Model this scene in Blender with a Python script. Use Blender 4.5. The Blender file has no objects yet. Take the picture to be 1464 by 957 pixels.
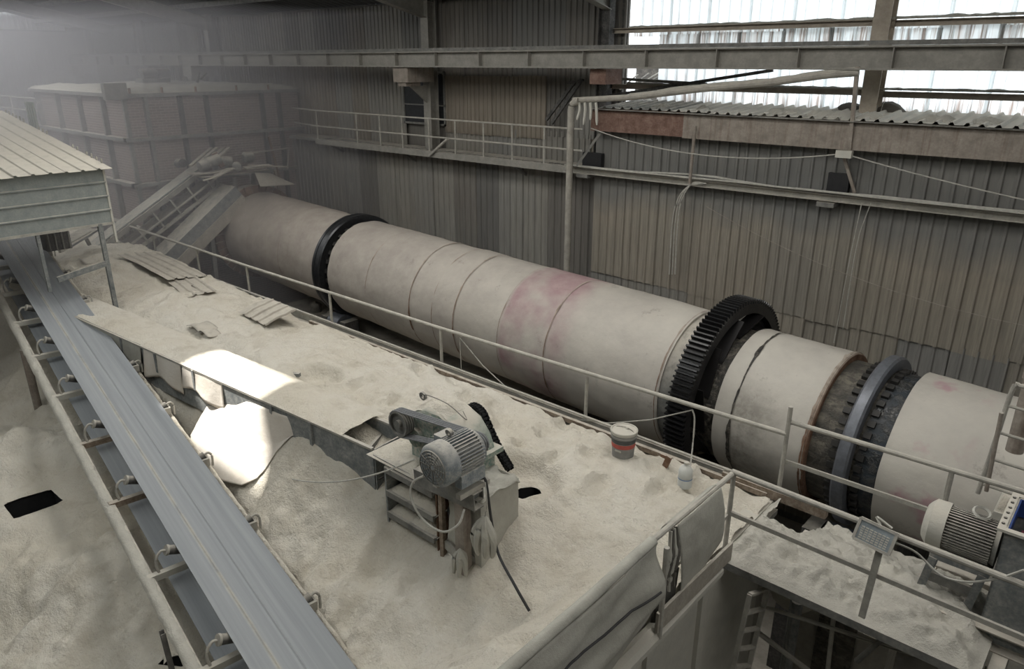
import bpy, math, random
import numpy as np
from mathutils import Vector, Matrix, Quaternion
random.seed(7)
SC = bpy.context.scene
COL = SC.collection

# ------------------------------------------------------------------ camera, world, sun, lights, exposure
FPX = 1050.0
_x = np.array([1262, 390, -1050.]); _x /= np.linalg.norm(_x)
_y = np.array([994, -390, 1050.]); _y -= _x * (_x @ _y); _y /= np.linalg.norm(_y)
_z = np.cross(_x, _y)
if _z[1] > 0: _z = -_z
MW = np.array([_x, _y, _z])            # image axes -> world axes
CAM = np.array([0., 0., 12.])
cam_d = bpy.data.cameras.new('camera')
cam_d.sensor_width = 36.0
cam_d.lens = 36.0 * FPX / 1464
cam_d.clip_end = 300
cam = bpy.data.objects.new('camera', cam_d)
COL.objects.link(cam)
R_ = MW @ np.array([[1, 0, 0], [0, -1, 0], [0, 0, -1.]])
mt = Matrix([list(r) for r in R_]).to_4x4()
mt.translation = Vector(CAM)
cam.matrix_world = mt
SC.camera = cam

W = bpy.data.worlds.new('world'); SC.world = W
W.use_nodes = True
_bg = W.node_tree.nodes.get('Background') or W.node_tree.nodes.new('ShaderNodeBackground')
_bg.inputs[0].default_value = (0.90, 0.95, 1.0, 1)
_bg.inputs[1].default_value = 2.6

SUN_DIR = Vector((0.40, 0.26, -0.88)).normalized()
sd = bpy.data.lights.new('sun', 'SUN'); sd.energy = 13.0; sd.angle = math.radians(1.4); sd.color = (1, .96, .9)
so = bpy.data.objects.new('sun', sd); COL.objects.link(so)
so.rotation_euler = SUN_DIR.to_track_quat('-Z', 'Y').to_euler(); so.location = (-12, 10, 25)

def area(name, loc, size, energy, target, col=(1, 1, 1)):
    d = bpy.data.lights.new(name, 'AREA'); d.shape = 'RECTANGLE'; d.size, d.size_y = size
    d.energy = energy; d.color = col
    o = bpy.data.objects.new(name, d); COL.objects.link(o); o.location = loc
    o.rotation_euler = (Vector(target) - Vector(loc)).to_track_quat('-Z', 'Y').to_euler()
    return o
# added area lamps under the closed roof, filling in for overhead daylight
area('overhead_fill', (-9.0, 7.6, 14.8), (17, 3.0), 740, (-9.0, 6.6, 7), (1, .975, .93))
area('overhead_fill', (-27, 6.0, 15.1), (14, 3.0), 780, (-25, 7, 7), (.98, .98, 1.0))
area('overhead_fill', (-11, -1.0, 16.7), (14, 3.0), 640, (-10, 2, 6), (.98, 1.0, .97))
area('overhead_fill', (3.5, 4.0, 15.4), (5, 4.0), 280, (-1.5, 6.0, 6), (1, .98, .93))

SC.view_settings.view_transform = 'Standard'
SC.view_settings.look = 'None'
SC.view_settings.gamma = 1.0
SC.view_settings.use_curve_mapping = False
SC.view_settings.exposure = 0.0
SC.cycles.use_denoising = True
SC.cycles.max_bounces = 6
SC.cycles.volume_bounces = 1
SC.cycles.sample_clamp_indirect = 6.0

# ------------------------------------------------------------------ helpers
def at(u, v, x=None, y=None, z=None):
    """world point seen at picture point (u, v) on the plane x=, y= or z="""
    r = MW @ np.array([u - 732, v - 478, FPX])
    if x is not None: t = (x - CAM[0]) / r[0]
    elif y is not None: t = (y - CAM[1]) / r[1]
    else: t = (z - CAM[2]) / r[2]
    return Vector(CAM + r * t)

def V(*a): return Vector(a)

def wloc(o):
    l = Vector((0, 0, 0))
    while o is not None:
        l += o.location; o = o.parent
    return l

def tag(o, label=None, cat=None, group=None, kind=None):
    if label: o['label'] = label
    if cat: o['category'] = cat
    if group: o['group'] = group
    if kind: o['kind'] = kind
    return o

def thing(name, label, cat, loc=(0, 0, 0), group=None):
    o = bpy.data.objects.new(name, None); COL.objects.link(o)
    o.location = loc; o.empty_display_size = .2
    return tag(o, label, cat, group)

def copy_tree(o, parent=None):
    c = o.copy(); COL.objects.link(c)
    if parent is not None: c.parent = parent
    for ch in [k for k in bpy.data.objects if k.parent == o]:
        copy_tree(ch, c)
    return c

class MB:
    def __init__(s): s.v = []; s.f = []
    def add(s, vs, fs):
        n = len(s.v); s.v += [Vector(p) for p in vs]; s.f += [tuple(i + n for i in f) for f in fs]; return s
    def box(s, c, size, rot=None):
        hx, hy, hz = [k / 2 for k in size]
        vs = [V(x, y, z) for x in (-hx, hx) for y in (-hy, hy) for z in (-hz, hz)]
        if rot is not None: vs = [rot @ p for p in vs]
        c = Vector(c)
        return s.add([p + c for p in vs], [(0, 1, 3, 2), (4, 6, 7, 5), (0, 4, 5, 1), (2, 3, 7, 6), (0, 2, 6, 4), (1, 5, 7, 3)])
    def bb(s, a, b):
        a = Vector(a); b = Vector(b)
        return s.box((a + b) / 2, [abs(k) for k in (b - a)])
    def bar(s, p0, p1, w, h, up=(0, 0, 1)):
        p0 = Vector(p0); p1 = Vector(p1); d = (p1 - p0); L = d.length; d.normalize()
        up = Vector(up)
        if abs(d.dot(up)) > .98: up = V(1, 0, 0)
        sd_ = d.cross(up).normalized(); u2 = sd_.cross(d)
        rot = Matrix((d, sd_, u2)).transposed()
        return s.box((p0 + p1) / 2, (L, w, h), rot)
    def ibeam(s, p0, p1, w, h, tf=.018, tw=.012, up=(0, 0, 1)):
        p0 = Vector(p0); p1 = Vector(p1); d = (p1 - p0).normalized(); up = Vector(up)
        if abs(d.dot(up)) > .98: up = V(1, 0, 0)
        sd_ = d.cross(up).normalized(); u2 = sd_.cross(d)
        s.bar(p0, p1, tw, h - 2 * tf, u2)
        o = u2 * (h / 2 - tf / 2)
        s.bar(p0 + o, p1 + o, w, tf, u2); s.bar(p0 - o, p1 - o, w, tf, u2)
        return s
    def channel(s, p0, p1, w, h, t=.012, side=1, up=(0, 0, 1)):
        p0 = Vector(p0); p1 = Vector(p1); d = (p1 - p0).normalized(); up = Vector(up)
        if abs(d.dot(up)) > .98: up = V(1, 0, 0)
        sd_ = d.cross(up).normalized() * side; u2 = up - d * d.dot(up); u2.normalize()
        s.bar(p0, p1, t, h, u2)
        for k in (-1, 1):
            o = u2 * k * (h / 2 - t / 2) + sd_ * (w / 2)
            s.bar(p0 + o, p1 + o, w, t, u2)
        return s
    def cyl(s, p0, p1, r0, r1=None, n=14, cap=True):
        return s.lathe(p0, (Vector(p1) - Vector(p0)), [(0, r0), ((Vector(p1) - Vector(p0)).length, r0 if r1 is None else r1)], n, cap)
    def lathe(s, o, d, prof, n=24, cap=True, a0=0, a1=None):
        o = Vector(o); d = Vector(d).normalized()
        a = V(0, 0, 1) if abs(d.z) < .9 else V(1, 0, 0)
        e1 = (a - d * a.dot(d)).normalized(); e2 = d.cross(e1)
        vs = []; fs = []
        for x, r in prof:
            for k in range(n):
                t = 2 * math.pi * k / n
                vs.append(o + d * x + (e1 * math.cos(t) + e2 * math.sin(t)) * r)
        for i in range(len(prof) - 1):
            for k in range(n):
                k2 = (k + 1) % n
                fs.append((i * n + k, i * n + k2, (i + 1) * n + k2, (i + 1) * n + k))
        if cap:
            fs.append(tuple(reversed(range(n)))); m = (len(prof) - 1) * n; fs.append(tuple(range(m, m + n)))
        return s.add(vs, fs)
    def tube(s, pts, r, n=8):
        pts = [Vector(p) for p in pts]
        vs = []; fs = []
        ref = V(0, 0, 1)
        for i, p in enumerate(pts):
            d = (pts[min(i + 1, len(pts) - 1)] - pts[max(i - 1, 0)]).normalized()
            a = ref if abs(d.dot(ref)) < .95 else V(1, 0.3, 0)
            e1 = (a - d * a.dot(d)).normalized(); e2 = d.cross(e1)
            rr = r[i] if isinstance(r, (list, tuple)) else r
            for k in range(n):
                t = 2 * math.pi * k / n
                vs.append(p + (e1 * math.cos(t) + e2 * math.sin(t)) * rr)
        for i in range(len(pts) - 1):
            for k in range(n):
                k2 = (k + 1) % n
                fs.append((i * n + k, i * n + k2, (i + 1) * n + k2, (i + 1) * n + k))
        fs.append(tuple(reversed(range(n)))); m = (len(pts) - 1) * n; fs.append(tuple(range(m, m + n)))
        return s.add(vs, fs)
    def rib_sheet(s, o, ex, el, en, width, length, pitch=.2, depth=.03, top=.045, t=.004, sag=None, nl=1):
        """ribbed metal sheet: ex across, el along the ribs, en towards the rib side"""
        o = Vector(o); ex = Vector(ex).normalized(); el = Vector(el).normalized(); en = Vector(en).normalized()
        prof = []
        n = max(1, round(width / pitch)); p = width / n
        for i in range(n):
            x = i * p
            prof += [(x, 0), (x + p - top - depth * 1.2, 0), (x + p - top - depth * .3, depth), (x + p - depth * .6, depth)]
        prof.append((width, 0))
        vs = []; fs = []; m = len(prof)
        for j in range(nl + 1):
            L = length * j / nl
            for off in (0, -t):
                for (x, h) in prof:
                    q = o + ex * x + el * L + en * (h + off)
                    if sag: q = q + sag(x / width, L / length)
                    vs.append(q)
        for j in range(nl):
            a = j * 2 * m; b = (j + 1) * 2 * m
            for i in range(m - 1):
                fs.append((a + i, a + i + 1, b + i + 1, b + i))
                fs.append((a + m + i, b + m + i, b + m + i + 1, a + m + i + 1))
            fs.append((a, b, b + m, a + m)); fs.append((a + m - 1, a + 2 * m - 1, b + 2 * m - 1, b + m - 1))
        for a in (0, nl * 2 * m):
            for i in range(m - 1): fs.append((a + i, a + m + i, a + m + i + 1, a + i + 1))
        return s.add(vs, fs)
    def grid(s, fn, nu, nv):
        vs = [fn(i / nu, j / nv) for j in range(nv + 1) for i in range(nu + 1)]
        fs = [(j * (nu + 1) + i, j * (nu + 1) + i + 1, (j + 1) * (nu + 1) + i + 1, (j + 1) * (nu + 1) + i) for j in range(nv) for i in range(nu)]
        return s.add(vs, fs)
    def mesh(s, name, mat, off=Vector((0, 0, 0)), sharp=35):
        me = bpy.data.meshes.new(name)
        me.from_pydata([tuple(p - off) for p in s.v], [], s.f)
        me.materials.append(mat)
        me.polygons.foreach_set('use_smooth', [True] * len(me.polygons))
        me.set_sharp_from_angle(angle=math.radians(sharp))
        me.update()
        return me
    def build(s, name, mat, parent=None, local=False, sharp=35, solid=0):
        if parent is not None:
            off = Vector((0, 0, 0)) if local else wloc(parent)
            o = bpy.data.objects.new(name, s.mesh(name, mat, off, sharp)); COL.objects.link(o); o.parent = parent
        else:
            mn = Vector([min(p[i] for p in s.v) for i in range(3)]); mx = Vector([max(p[i] for p in s.v) for i in range(3)])
            off = V((mn.x + mx.x) / 2, (mn.y + mx.y) / 2, mn.z)
            o = bpy.data.objects.new(name, s.mesh(name, mat, off, sharp)); COL.objects.link(o); o.location = off
        if solid:
            m = o.modifiers.new('thickness', 'SOLIDIFY'); m.thickness = solid; m.offset = 0
        return o

def struct(name, mb, mat, **k):
    o = mb.build(name, mat, **k); o['kind'] = 'structure'; return o

def sag_pts(a, b, sag, n=14):
    a = Vector(a); b = Vector(b)
    return [a.lerp(b, i / n) - V(0, 0, sag * 4 * (i / n) * (1 - i / n)) for i in range(n + 1)]

def spline(pts, n=8):
    P = [Vector(p) for p in pts]; P = [P[0] * 2 - P[1]] + P + [P[-1] * 2 - P[-2]]
    out = []
    for i in range(1, len(P) - 2):
        for k in range(n):
            t = k / n
            out.append(.5 * ((2 * P[i]) + (P[i + 1] - P[i - 1]) * t + (2 * P[i - 1] - 5 * P[i] + 4 * P[i + 1] - P[i + 2]) * t * t + (3 * P[i] - P[i - 1] - 3 * P[i + 1] + P[i + 2]) * t ** 3))
    out.append(P[-2]); return out

# value noise on numpy arrays
_rng = np.random.RandomState(3)
_tab = _rng.rand(256, 256)
def vnoise(x, y):
    xi = np.floor(x).astype(int); yi = np.floor(y).astype(int); fx = x - xi; fy = y - yi
    fx = fx * fx * (3 - 2 * fx); fy = fy * fy * (3 - 2 * fy)
    a = _tab[xi & 255, yi & 255]; b = _tab[(xi + 1) & 255, yi & 255]; c = _tab[xi & 255, (yi + 1) & 255]; d = _tab[(xi + 1) & 255, (yi + 1) & 255]
    return (a * (1 - fx) + b * fx) * (1 - fy) + (c * (1 - fx) + d * fx) * fy - .5
def fbm(x, y, o=4):
    s = 0; a = 1
    for k in range(o):
        s = s + a * vnoise(x * 2 ** k + 17.3 * k, y * 2 ** k + 9.1 * k); a *= .5
    return s
def n1(x, y): return float(fbm(np.array([x]), np.array([y]), 3)[0])

# ------------------------------------------------------------------ materials
class N:
    def __init__(s, name):
        s.m = bpy.data.materials.new(name); s.m.use_nodes = True
        s.t = s.m.node_tree; s.t.nodes.clear()
        s.out = s.n('ShaderNodeOutputMaterial')
    def n(s, typ, **k):
        nd = s.t.nodes.new(typ)
        for a, b in k.items(): setattr(nd, a, b)
        return nd
    def l(s, a, b): s.t.links.new(a, b)
    def coord(s, kind='Object', scale=(1, 1, 1)):
        c = s.n('ShaderNodeTexCoord'); mp = s.n('ShaderNodeMapping')
        s.l(c.outputs[kind], mp.inputs[0]); mp.inputs['Scale'].default_value = scale
        return mp.outputs[0]
    def pos(s, scale=(1, 1, 1)):
        c = s.n('ShaderNodeNewGeometry'); mp = s.n('ShaderNodeMapping')
        s.l(c.outputs['Position'], mp.inputs[0]); mp.inputs['Scale'].default_value = scale
        return mp.outputs[0]
    def noise(s, vec, scale, detail=4, rough=.6, lo=.35, hi=.65, dist=0):
        t = s.n('ShaderNodeTexNoise'); t.inputs['Scale'].default_value = scale; t.inputs['Detail'].default_value = detail
        t.inputs['Roughness'].default_value = rough; t.inputs['Distortion'].default_value = dist
        s.l(vec, t.inputs['Vector'])
        return s.rng(t.outputs['Fac'], lo, hi)
    def rng(s, v, lo, hi, a=0, b=1):
        r = s.n('ShaderNodeMapRange'); r.inputs[1].default_value = lo; r.inputs[2].default_value = hi
        r.inputs[3].default_value = a; r.inputs[4].default_value = b
        s.l(v, r.inputs[0]); return r.outputs[0]
    def mul(s, a, b, op='MULTIPLY'):
        m = s.n('ShaderNodeMath', operation=op)
        for i, q in enumerate((a, b)):
            if isinstance(q, (int, float)): m.inputs[i].default_value = q
            else: s.l(q, m.inputs[i])
        return m.outputs[0]
    def mix(s, f, a, b):
        m = s.n('ShaderNodeMix', data_type='RGBA')
        for sock, q in ((m.inputs[0], f), (m.inputs[6], a), (m.inputs[7], b)):
            if isinstance(q, (int, float)): sock.default_value = q
            elif isinstance(q, tuple): sock.default_value = (*q, 1) if len(q) == 3 else q
            else: s.l(q, sock)
        return m.outputs[2]
    def sep(s, v):
        x = s.n('ShaderNodeSeparateXYZ'); s.l(v, x.inputs[0]); return x.outputs
    def nz(s):
        g = s.n('ShaderNodeNewGeometry'); return s.sep(g.outputs['Normal'])[2]
    def rand(s):
        return s.n('ShaderNodeObjectInfo').outputs['Random']
    def bsdf(s, color, rough=.9, metal=0, bump=None, bstr=.3, bdist=.01, spec=.3, **k):
        b = s.n('ShaderNodeBsdfPrincipled')
        for sock, q in ((b.inputs['Base Color'], color), (b.inputs['Roughness'], rough), (b.inputs['Metallic'], metal)):
            if isinstance(q, (int, float)): sock.default_value = q
            elif isinstance(q, tuple): sock.default_value = (*q, 1)
            else: s.l(q, sock)
        b.inputs['Specular IOR Level'].default_value = spec
        if bump is not None:
            bp = s.n('ShaderNodeBump'); bp.inputs['Strength'].default_value = bstr; bp.inputs['Distance'].default_value = bdist
            s.l(bump, bp.inputs['Height']); s.l(bp.outputs[0], b.inputs['Normal'])
        s.l(b.outputs[0], s.out.inputs[0]); return b

DUST = (.50, .465, .40)
def dusty(name, base, dust=.6, var=.25, rough=.75, scale=6, metal=0.0, dcol=DUST, side=.25, bump=.25, rnd=.0, streak=None):
    """solid colour under settled powder: thick on what faces up, thin elsewhere"""
    n = N(name); p = n.pos()
    nA = n.noise(p, scale, 5, .65, .3, .7)
    nB = n.noise(p, scale * 5, 3, .6, .3, .7)
    dk = tuple(c * (1 - var) for c in base); lt = tuple(min(1, c * (1 + var)) for c in base)
    col = n.mix(nA, dk, lt)
    if rnd: col = n.mix(n.mul(n.rand(), rnd), col, tuple(c * .5 for c in base))
    if streak:
        st = n.noise(n.pos((9, 9, .5)), 2.0, 3, .6, .5, .7)
        col = n.mix(n.mul(st, .6), col, streak)
    up = n.rng(n.nz(), .1, .85)
    f = n.mul(n.mul(up, dust), n.rng(nA, 0, .6, .45, 1))
    f2 = n.mul(n.mul(nA, nB), side)
    f = n.mul(f, f2, 'MAXIMUM')
    col = n.mix(f, col, dcol)
    n.bsdf(col, n.rng(f, 0, 1, rough, .95), metal, nB, bump, .006)
    return n.m

def sand_mat():
    n = N('kaolin_sand'); p = n.pos()
    a = n.noise(p, .45, 5, .6, .35, .65); b = n.noise(p, 3.0, 5, .7, .3, .7); c = n.noise(p, 26, 5, .75, .2, .8)
    col = n.mix(a, (.62, .58, .495), (.67, .64, .57))
    col = n.mix(n.mul(b, .4), col, (.52, .46, .36))
    br_ = n.noise(p, 1.6, 6, .75, .52, .68)
    col = n.mix(n.mul(br_, .5), col, (.40, .35, .27))
    sp = n.noise(p, 22, 2, .5, .66, .74)
    col = n.mix(n.mul(sp, .35), col, (.33, .29, .23))
    h = n.mul(n.mul(b, .72), n.mul(c, .28), 'ADD')
    n.bsdf(col, 1.0, 0, h, .8, .07, spec=.1)
    return n.m

def grey_sand_mat():
    n = N('grey_powder'); p = n.pos()
    b = n.noise(p, 3.0, 5, .7, .3, .7); c = n.noise(p, 30, 3, .7, .25, .75)
    col = n.mix(b, (.40, .385, .34), (.47, .45, .395))
    h = n.mul(n.mul(b, .5), n.mul(c, .5), 'ADD')
    n.bsdf(col, 1.0, 0, h, .6, .03, spec=.1)
    return n.m

def wall_mat(name, cols, band=None):
    n = N(name)
    st = n.noise(n.pos((5, 5, .22)), 1.6, 4, .65, .3, .7)
    bl = n.noise(n.pos((.4, .4, .55)), 1.0, 4, .6, .35, .65)
    fine = n.noise(n.pos((14, 14, .7)), 2.5, 3, .6, .35, .68)
    col = n.mix(st, cols[0], cols[1])
    col = n.mix(n.mul(bl, .6), col, cols[2])
    col = n.mix(n.mul(n.rand(), .5), col, cols[3])
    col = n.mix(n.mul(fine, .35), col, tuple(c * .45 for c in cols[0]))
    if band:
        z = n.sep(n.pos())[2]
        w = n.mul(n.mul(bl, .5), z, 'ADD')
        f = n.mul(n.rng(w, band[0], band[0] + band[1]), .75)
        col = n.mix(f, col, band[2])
    n.bsdf(col, .85, 0, fine, .15, .01)
    return n.m

def clad_mat():
    n = N('kiln_cladding'); p = n.coord('Object')
    x = n.sep(p)[0]
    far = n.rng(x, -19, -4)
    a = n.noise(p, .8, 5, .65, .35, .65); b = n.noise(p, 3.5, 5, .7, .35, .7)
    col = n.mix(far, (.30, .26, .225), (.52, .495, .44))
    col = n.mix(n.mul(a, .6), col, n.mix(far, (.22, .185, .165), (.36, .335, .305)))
    col = n.mix(n.mul(b, .25), col, (.58, .54, .47))
    # spilled red powder
    m = n.mul(n.rng(x, -9.15, -9.05), n.rng(x, -7.35, -7.85))
    q = n.noise(p, .9, 3, .55, .36, .60)
    pk = n.mul(n.mul(m, q), .72)
    col = n.mix(pk, col, n.mix(b, (.27, .135, .165), (.36, .23, .24)))
    m2 = n.mul(n.mul(n.rng(x, -1.85, -1.75), n.rng(x, -1.0, -1.3)), n.noise(p, 2.0, 3, .6, .55, .68))
    col = n.mix(n.mul(m2, .7), col, (.42, .24, .27))
    zz = n.sep(p)[2]
    m3 = n.mul(n.mul(n.rng(x, -4.17, -4.1), n.rng(x, -3.2, -3.9)), n.mul(n.noise(p, 3.0, 5, .7, .35, .6), n.rng(zz, .85, .35)))
    col = n.mix(n.mul(m3, .75), col, (.17, .155, .13))
    scr = n.noise(p, 1.7, 6, .8, .60, .70)
    col = n.mix(n.mul(scr, .5), col, (.17, .14, .125))
    n.bsdf(col, .62, 0, n.mul(n.noise(p, 1.3, 3, .5, .2, .8), n.mul(b, .12), 'ADD'), .45, .05, spec=.35)
    return n.m

def brick_mat():
    n = N('brickwork')
    c = n.n('ShaderNodeTexCoord'); x = n.sep(c.outputs['Object'])
    cmb = n.n('ShaderNodeCombineXYZ')
    n.l(n.mul(x[0], x[1], 'ADD'), cmb.inputs[0]); n.l(x[2], cmb.inputs[1])
    br = n.n('ShaderNodeTexBrick'); n.l(cmb.outputs[0], br.inputs['Vector'])
    br.inputs['Scale'].default_value = 1.0; br.inputs['Brick Width'].default_value = .24; br.inputs['Row Height'].default_value = .075
    br.inputs['Mortar Size'].default_value = .008; br.inputs['Color1'].default_value = (.235, .18, .165, 1); br.inputs['Color2'].default_value = (.165, .13, .12, 1)
    br.inputs['Mortar'].default_value = (.36, .32, .29, 1)
    b = n.noise(n.pos(), .9, 5, .6, .35, .65)
    col = n.mix(n.mul(b, .5), br.outputs['Color'], (.27, .235, .215))
    n.bsdf(col, .95, 0, n.mul(br.outputs['Fac'], -1.0), .7, .02)
    return n.m

def belt_mat():
    n = N('belt_rubber'); o = n.coord('UV')
    p = n.pos((.25, 4.5, 1)); x = n.sep(n.coord('Object'))
    st = n.noise(n.coord('Object', (.15, 9, 2)), 1.3, 4, .6, .3, .7)
    col = n.mix(st, (.23, .245, .26), (.32, .335, .345))
    ridge = n.mul(n.rng(n.mul(n.mul(x[1], .105, 'ADD'), 0, 'ADD'), 0, .02), 1)
    # pale line of powder left of the middle
    d = n.n('ShaderNodeMath', operation='ABSOLUTE'); n.l(n.mul(x[1], -.17, 'ADD'), d.inputs[0])
    w = n.rng(d.outputs[0], .035, .004)
    w = n.mul(w, n.noise(n.coord('Object', (1.2, 3, 1)), 2, 4, .6, .3, .6))
    col = n.mix(n.mul(w, .85), col, (.50, .47, .40))
    n.bsdf(col, .62, 0, st, .1, .01)
    return n.m

def pane_mat():
    n = N('translucent_sheet')
    st = n.noise(n.pos((7, 7, .8)), 1.8, 4, .7, .58, .74)
    low = n.noise(n.pos((22, 22, 1.5)), 1.2, 3, .6, .55, .72)
    z = n.sep(n.pos())[2]
    fa_ = n.n('ShaderNodeMath', operation='ABSOLUTE'); n.l(n.mul(z, -12.44, 'ADD'), fa_.inputs[0])
    fb_ = n.n('ShaderNodeMath', operation='ABSOLUTE'); n.l(n.mul(z, -11.28, 'ADD'), fb_.inputs[0])
    under = n.mul(n.rng(fa_.outputs[0], .26, .1), n.rng(fb_.outputs[0], .28, .1), 'MAXIMUM')
    runs = n.noise(n.pos((16, 16, .7)), 1.5, 3, .7, .5, .62)
    dirt = n.mul(n.mul(st, n.rng(low, 0, 1, .3, 1)), n.mul(n.mul(runs, under), .8), 'MAXIMUM')
    tr = n.n('ShaderNodeBsdfTranslucent'); df = n.n('ShaderNodeBsdfDiffuse')
    n.l(n.mix(n.mul(dirt, .75), (.93, .95, .95), (.34, .22, .16)), tr.inputs[0]); df.inputs[0].default_value = (.55, .53, .5, 1)
    mx = n.n('ShaderNodeMixShader'); mx.inputs[0].default_value = .12
    n.l(tr.outputs[0], mx.inputs[1]); n.l(df.outputs[0], mx.inputs[2]); n.l(mx.outputs[0], n.out.inputs[0])
    return n.m

def shell_mat(name, c0, c1, c2, rough=.45):
    n = N(name); p = n.coord('Object')
    a = n.noise(n.coord('Object', (1.2, 4, 4)), 1.3, 5, .7, .42, .6); b = n.noise(p, 9, 4, .7, .45, .6)
    col = n.mix(a, c0, c1); col = n.mix(n.mul(b, .6), col, c2)
    n.bsdf(col, n.rng(a, 0, 1, rough, .85), 0, b, .5, .02, spec=.5)
    return n.m

def plain(name, col, rough=.6, metal=0, spec=.4):
    n = N(name); p = n.pos(); a = n.noise(p, 14, 4, .6, .3, .7)
    n.bsdf(n.mix(a, tuple(c * .8 for c in col), tuple(c * 1.15 for c in col)), rough, metal, a, .1, .004, spec)
    return n.m

def cloth_mat(name, c0, c1):
    n = N(name); p = n.pos(); a = n.noise(p, 2.2, 5, .65, .35, .65); w = n.noise(p, 140, 1, .5, .3, .7)
    col = n.mix(a, c0, c1)
    n.bsdf(col, .9, 0, n.mul(a, n.mul(w, .15), 'ADD'), .4, .02, spec=.15); return n.m

def haze_mat(d, col=(.93, .93, 1.0)):
    n = N('airborne_dust'); v = n.n('ShaderNodeVolumeScatter'); v.inputs['Density'].default_value = d
    v.inputs['Color'].default_value = (*col, 1); v.inputs['Anisotropy'].default_value = .2
    n.l(v.outputs[0], n.out.inputs['Volume']); return n.m

M = dict(
    sand=sand_mat(), gsand=grey_sand_mat(), clad=clad_mat(), brick=brick_mat(), belt=belt_mat(), pane=pane_mat(),
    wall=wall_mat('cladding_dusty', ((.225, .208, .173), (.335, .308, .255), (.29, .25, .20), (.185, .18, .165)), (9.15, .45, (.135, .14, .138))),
    wall_lo=wall_mat('cladding_grey', ((.21, .205, .188), (.30, .29, .258), (.25, .228, .193), (.175, .178, .178))),
    wall_dk=wall_mat('cladding_dark', ((.14, .138, .126), (.22, .207, .18), (.185, .162, .14), (.12, .122, .122))),
    wall_br=wall_mat('cladding_brown', ((.21, .185, .15), (.28, .255, .205), (.23, .19, .155), (.17, .155, .13))),
    wall_end=wall_mat('cladding_pale', ((.26, .26, .25), (.34, .34, .32), (.3, .29, .27), (.22, .22, .22))),
    steel=dusty('dusty_grey_steel', (.155, .155, .145), .85), steel_dk=dusty('dark_steel', (.05, .05, .05), .55),
    beam=dusty('beam_grey_paint', (.225, .217, .195), .7, .12, side=.22), fascia=dusty('fascia_paint', (.235, .205, .175), .7, .18, side=.3, streak=(.14, .095, .075)),
    rail=dusty('rail_paint', (.33, .32, .285), .5, .18, side=.6), rust=dusty('rusty_steel', (.16, .085, .05), .7, .4),
    rustred=dusty('red_lead_paint', (.145, .08, .06), .5, .25), timber=dusty('old_timber', (.19, .14, .10), .75, .3, side=.6),
    white=dusty('white_render', (.48, .47, .42), .75, .08, side=.5), concrete=dusty('concrete', (.30, .285, .25), .8, .18),
    motor=dusty('blue_grey_motor', (.155, .185, .21), .75, .25, scale=9, side=.75), gearbox=dusty('green_gearbox', (.13, .215, .185), 1.0, .3, scale=5, side=1.6),
    frame=dusty('blue_grey_frame', (.15, .165, .17), .9, .2, side=.55), siding=dusty('shed_siding', (.235, .26, .255), .8, .1, side=.3),
    shedroof=dusty('shed_roof', (.36, .345, .30), .9, .08, side=.7), scrap=dusty('scrap_sheet', (.30, .275, .235), .85, .12, side=.6),
    gear=dusty('greasy_gear', (.016, .016, .017), .05, .3, rough=.33, side=.05), tooth=plain('gear_tooth_steel', (.022, .022, .023), .28, .4, .6), black=plain('black_grease', (.012, .011, .011), .42),
    tyre=plain('tyre_steel', (.16, .17, .19), .42, .35), canopy=dusty('canopy_sheet_lit', (.50, .49, .45), .8, .08, side=.4), fascia2=dusty('tan_dusty_steel_lit', (.38, .33, .27), .7, .15, side=.4), padsteel=plain('pad_steel', (.045, .043, .04), .6, .3), tyre1=plain('tyre_dark_steel', (.06, .062, .065), .3, .75),
    bare=shell_mat('bare_shell_black', (.014, .013, .012), (.05, .047, .04), (.17, .15, .12)),
    bare2=shell_mat('bare_shell_mottled', (.06, .055, .045), (.17, .155, .125), (.03, .028, .026), .7),
    bare3=shell_mat('bare_shell_blue', (.018, .022, .026), (.035, .045, .055), (.09, .085, .075), .3),
    rubber=plain('black_rubber', (.022, .022, .024), .55), vbelt=plain('v_belt_rubber', (.17, .175, .18), .7), chain=plain('oily_chain', (.012, .012, .012), .35, .5),
    tarp=cloth_mat('tarpaulin', (.33, .32, .28), (.42, .41, .36)), sail=cloth_mat('white_sheeting', (.58, .53, .46), (.64, .60, .54)),
    cable=plain('pale_cable', (.40, .39, .35), .8), blackcable=plain('black_cable', (.03, .03, .03), .6),
    blue=plain('blue_paint', (.03, .06, .20), .5), maroon=plain('maroon_paint', (.10, .015, .025), .5),
    bottle=dusty('milky_plastic', (.55, .57, .55), .5, .06), bucket=dusty('grey_bucket', (.25, .25, .24), .5, .1), red=plain('faded_red_print', (.45, .10, .08), .7), dkprint=plain('dark_print', (.08, .085, .085), .7), blueprint=plain('blue_print', (.12, .20, .36), .7),
    glass=plain('gap_shade_panel', (.03, .032, .034), .25), lamp=plain('lamp_glass', (.30, .34, .36), .3), foam=cloth_mat('dark_sack', (.07, .068, .06), (.13, .12, .105)),
    dark=plain('opening_shade', (.02, .02, .021), .8), ground=dusty('dusty_ground', (.11, .10, .085), .5, .3, scale=2), roofdark=wall_mat('roof_sheet', ((.10, .10, .10), (.15, .15, .145), (.12, .12, .115), (.09, .09, .09))),
)
# ------------------------------------------------------------------ large structure
YL, YU = 13.6, 14.6            # lower wall plane (right), upper / left wall plane
struct('floor', MB().bb((-50, -12, 2.8), (10, 20, 3.0)), M['ground'])

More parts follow.
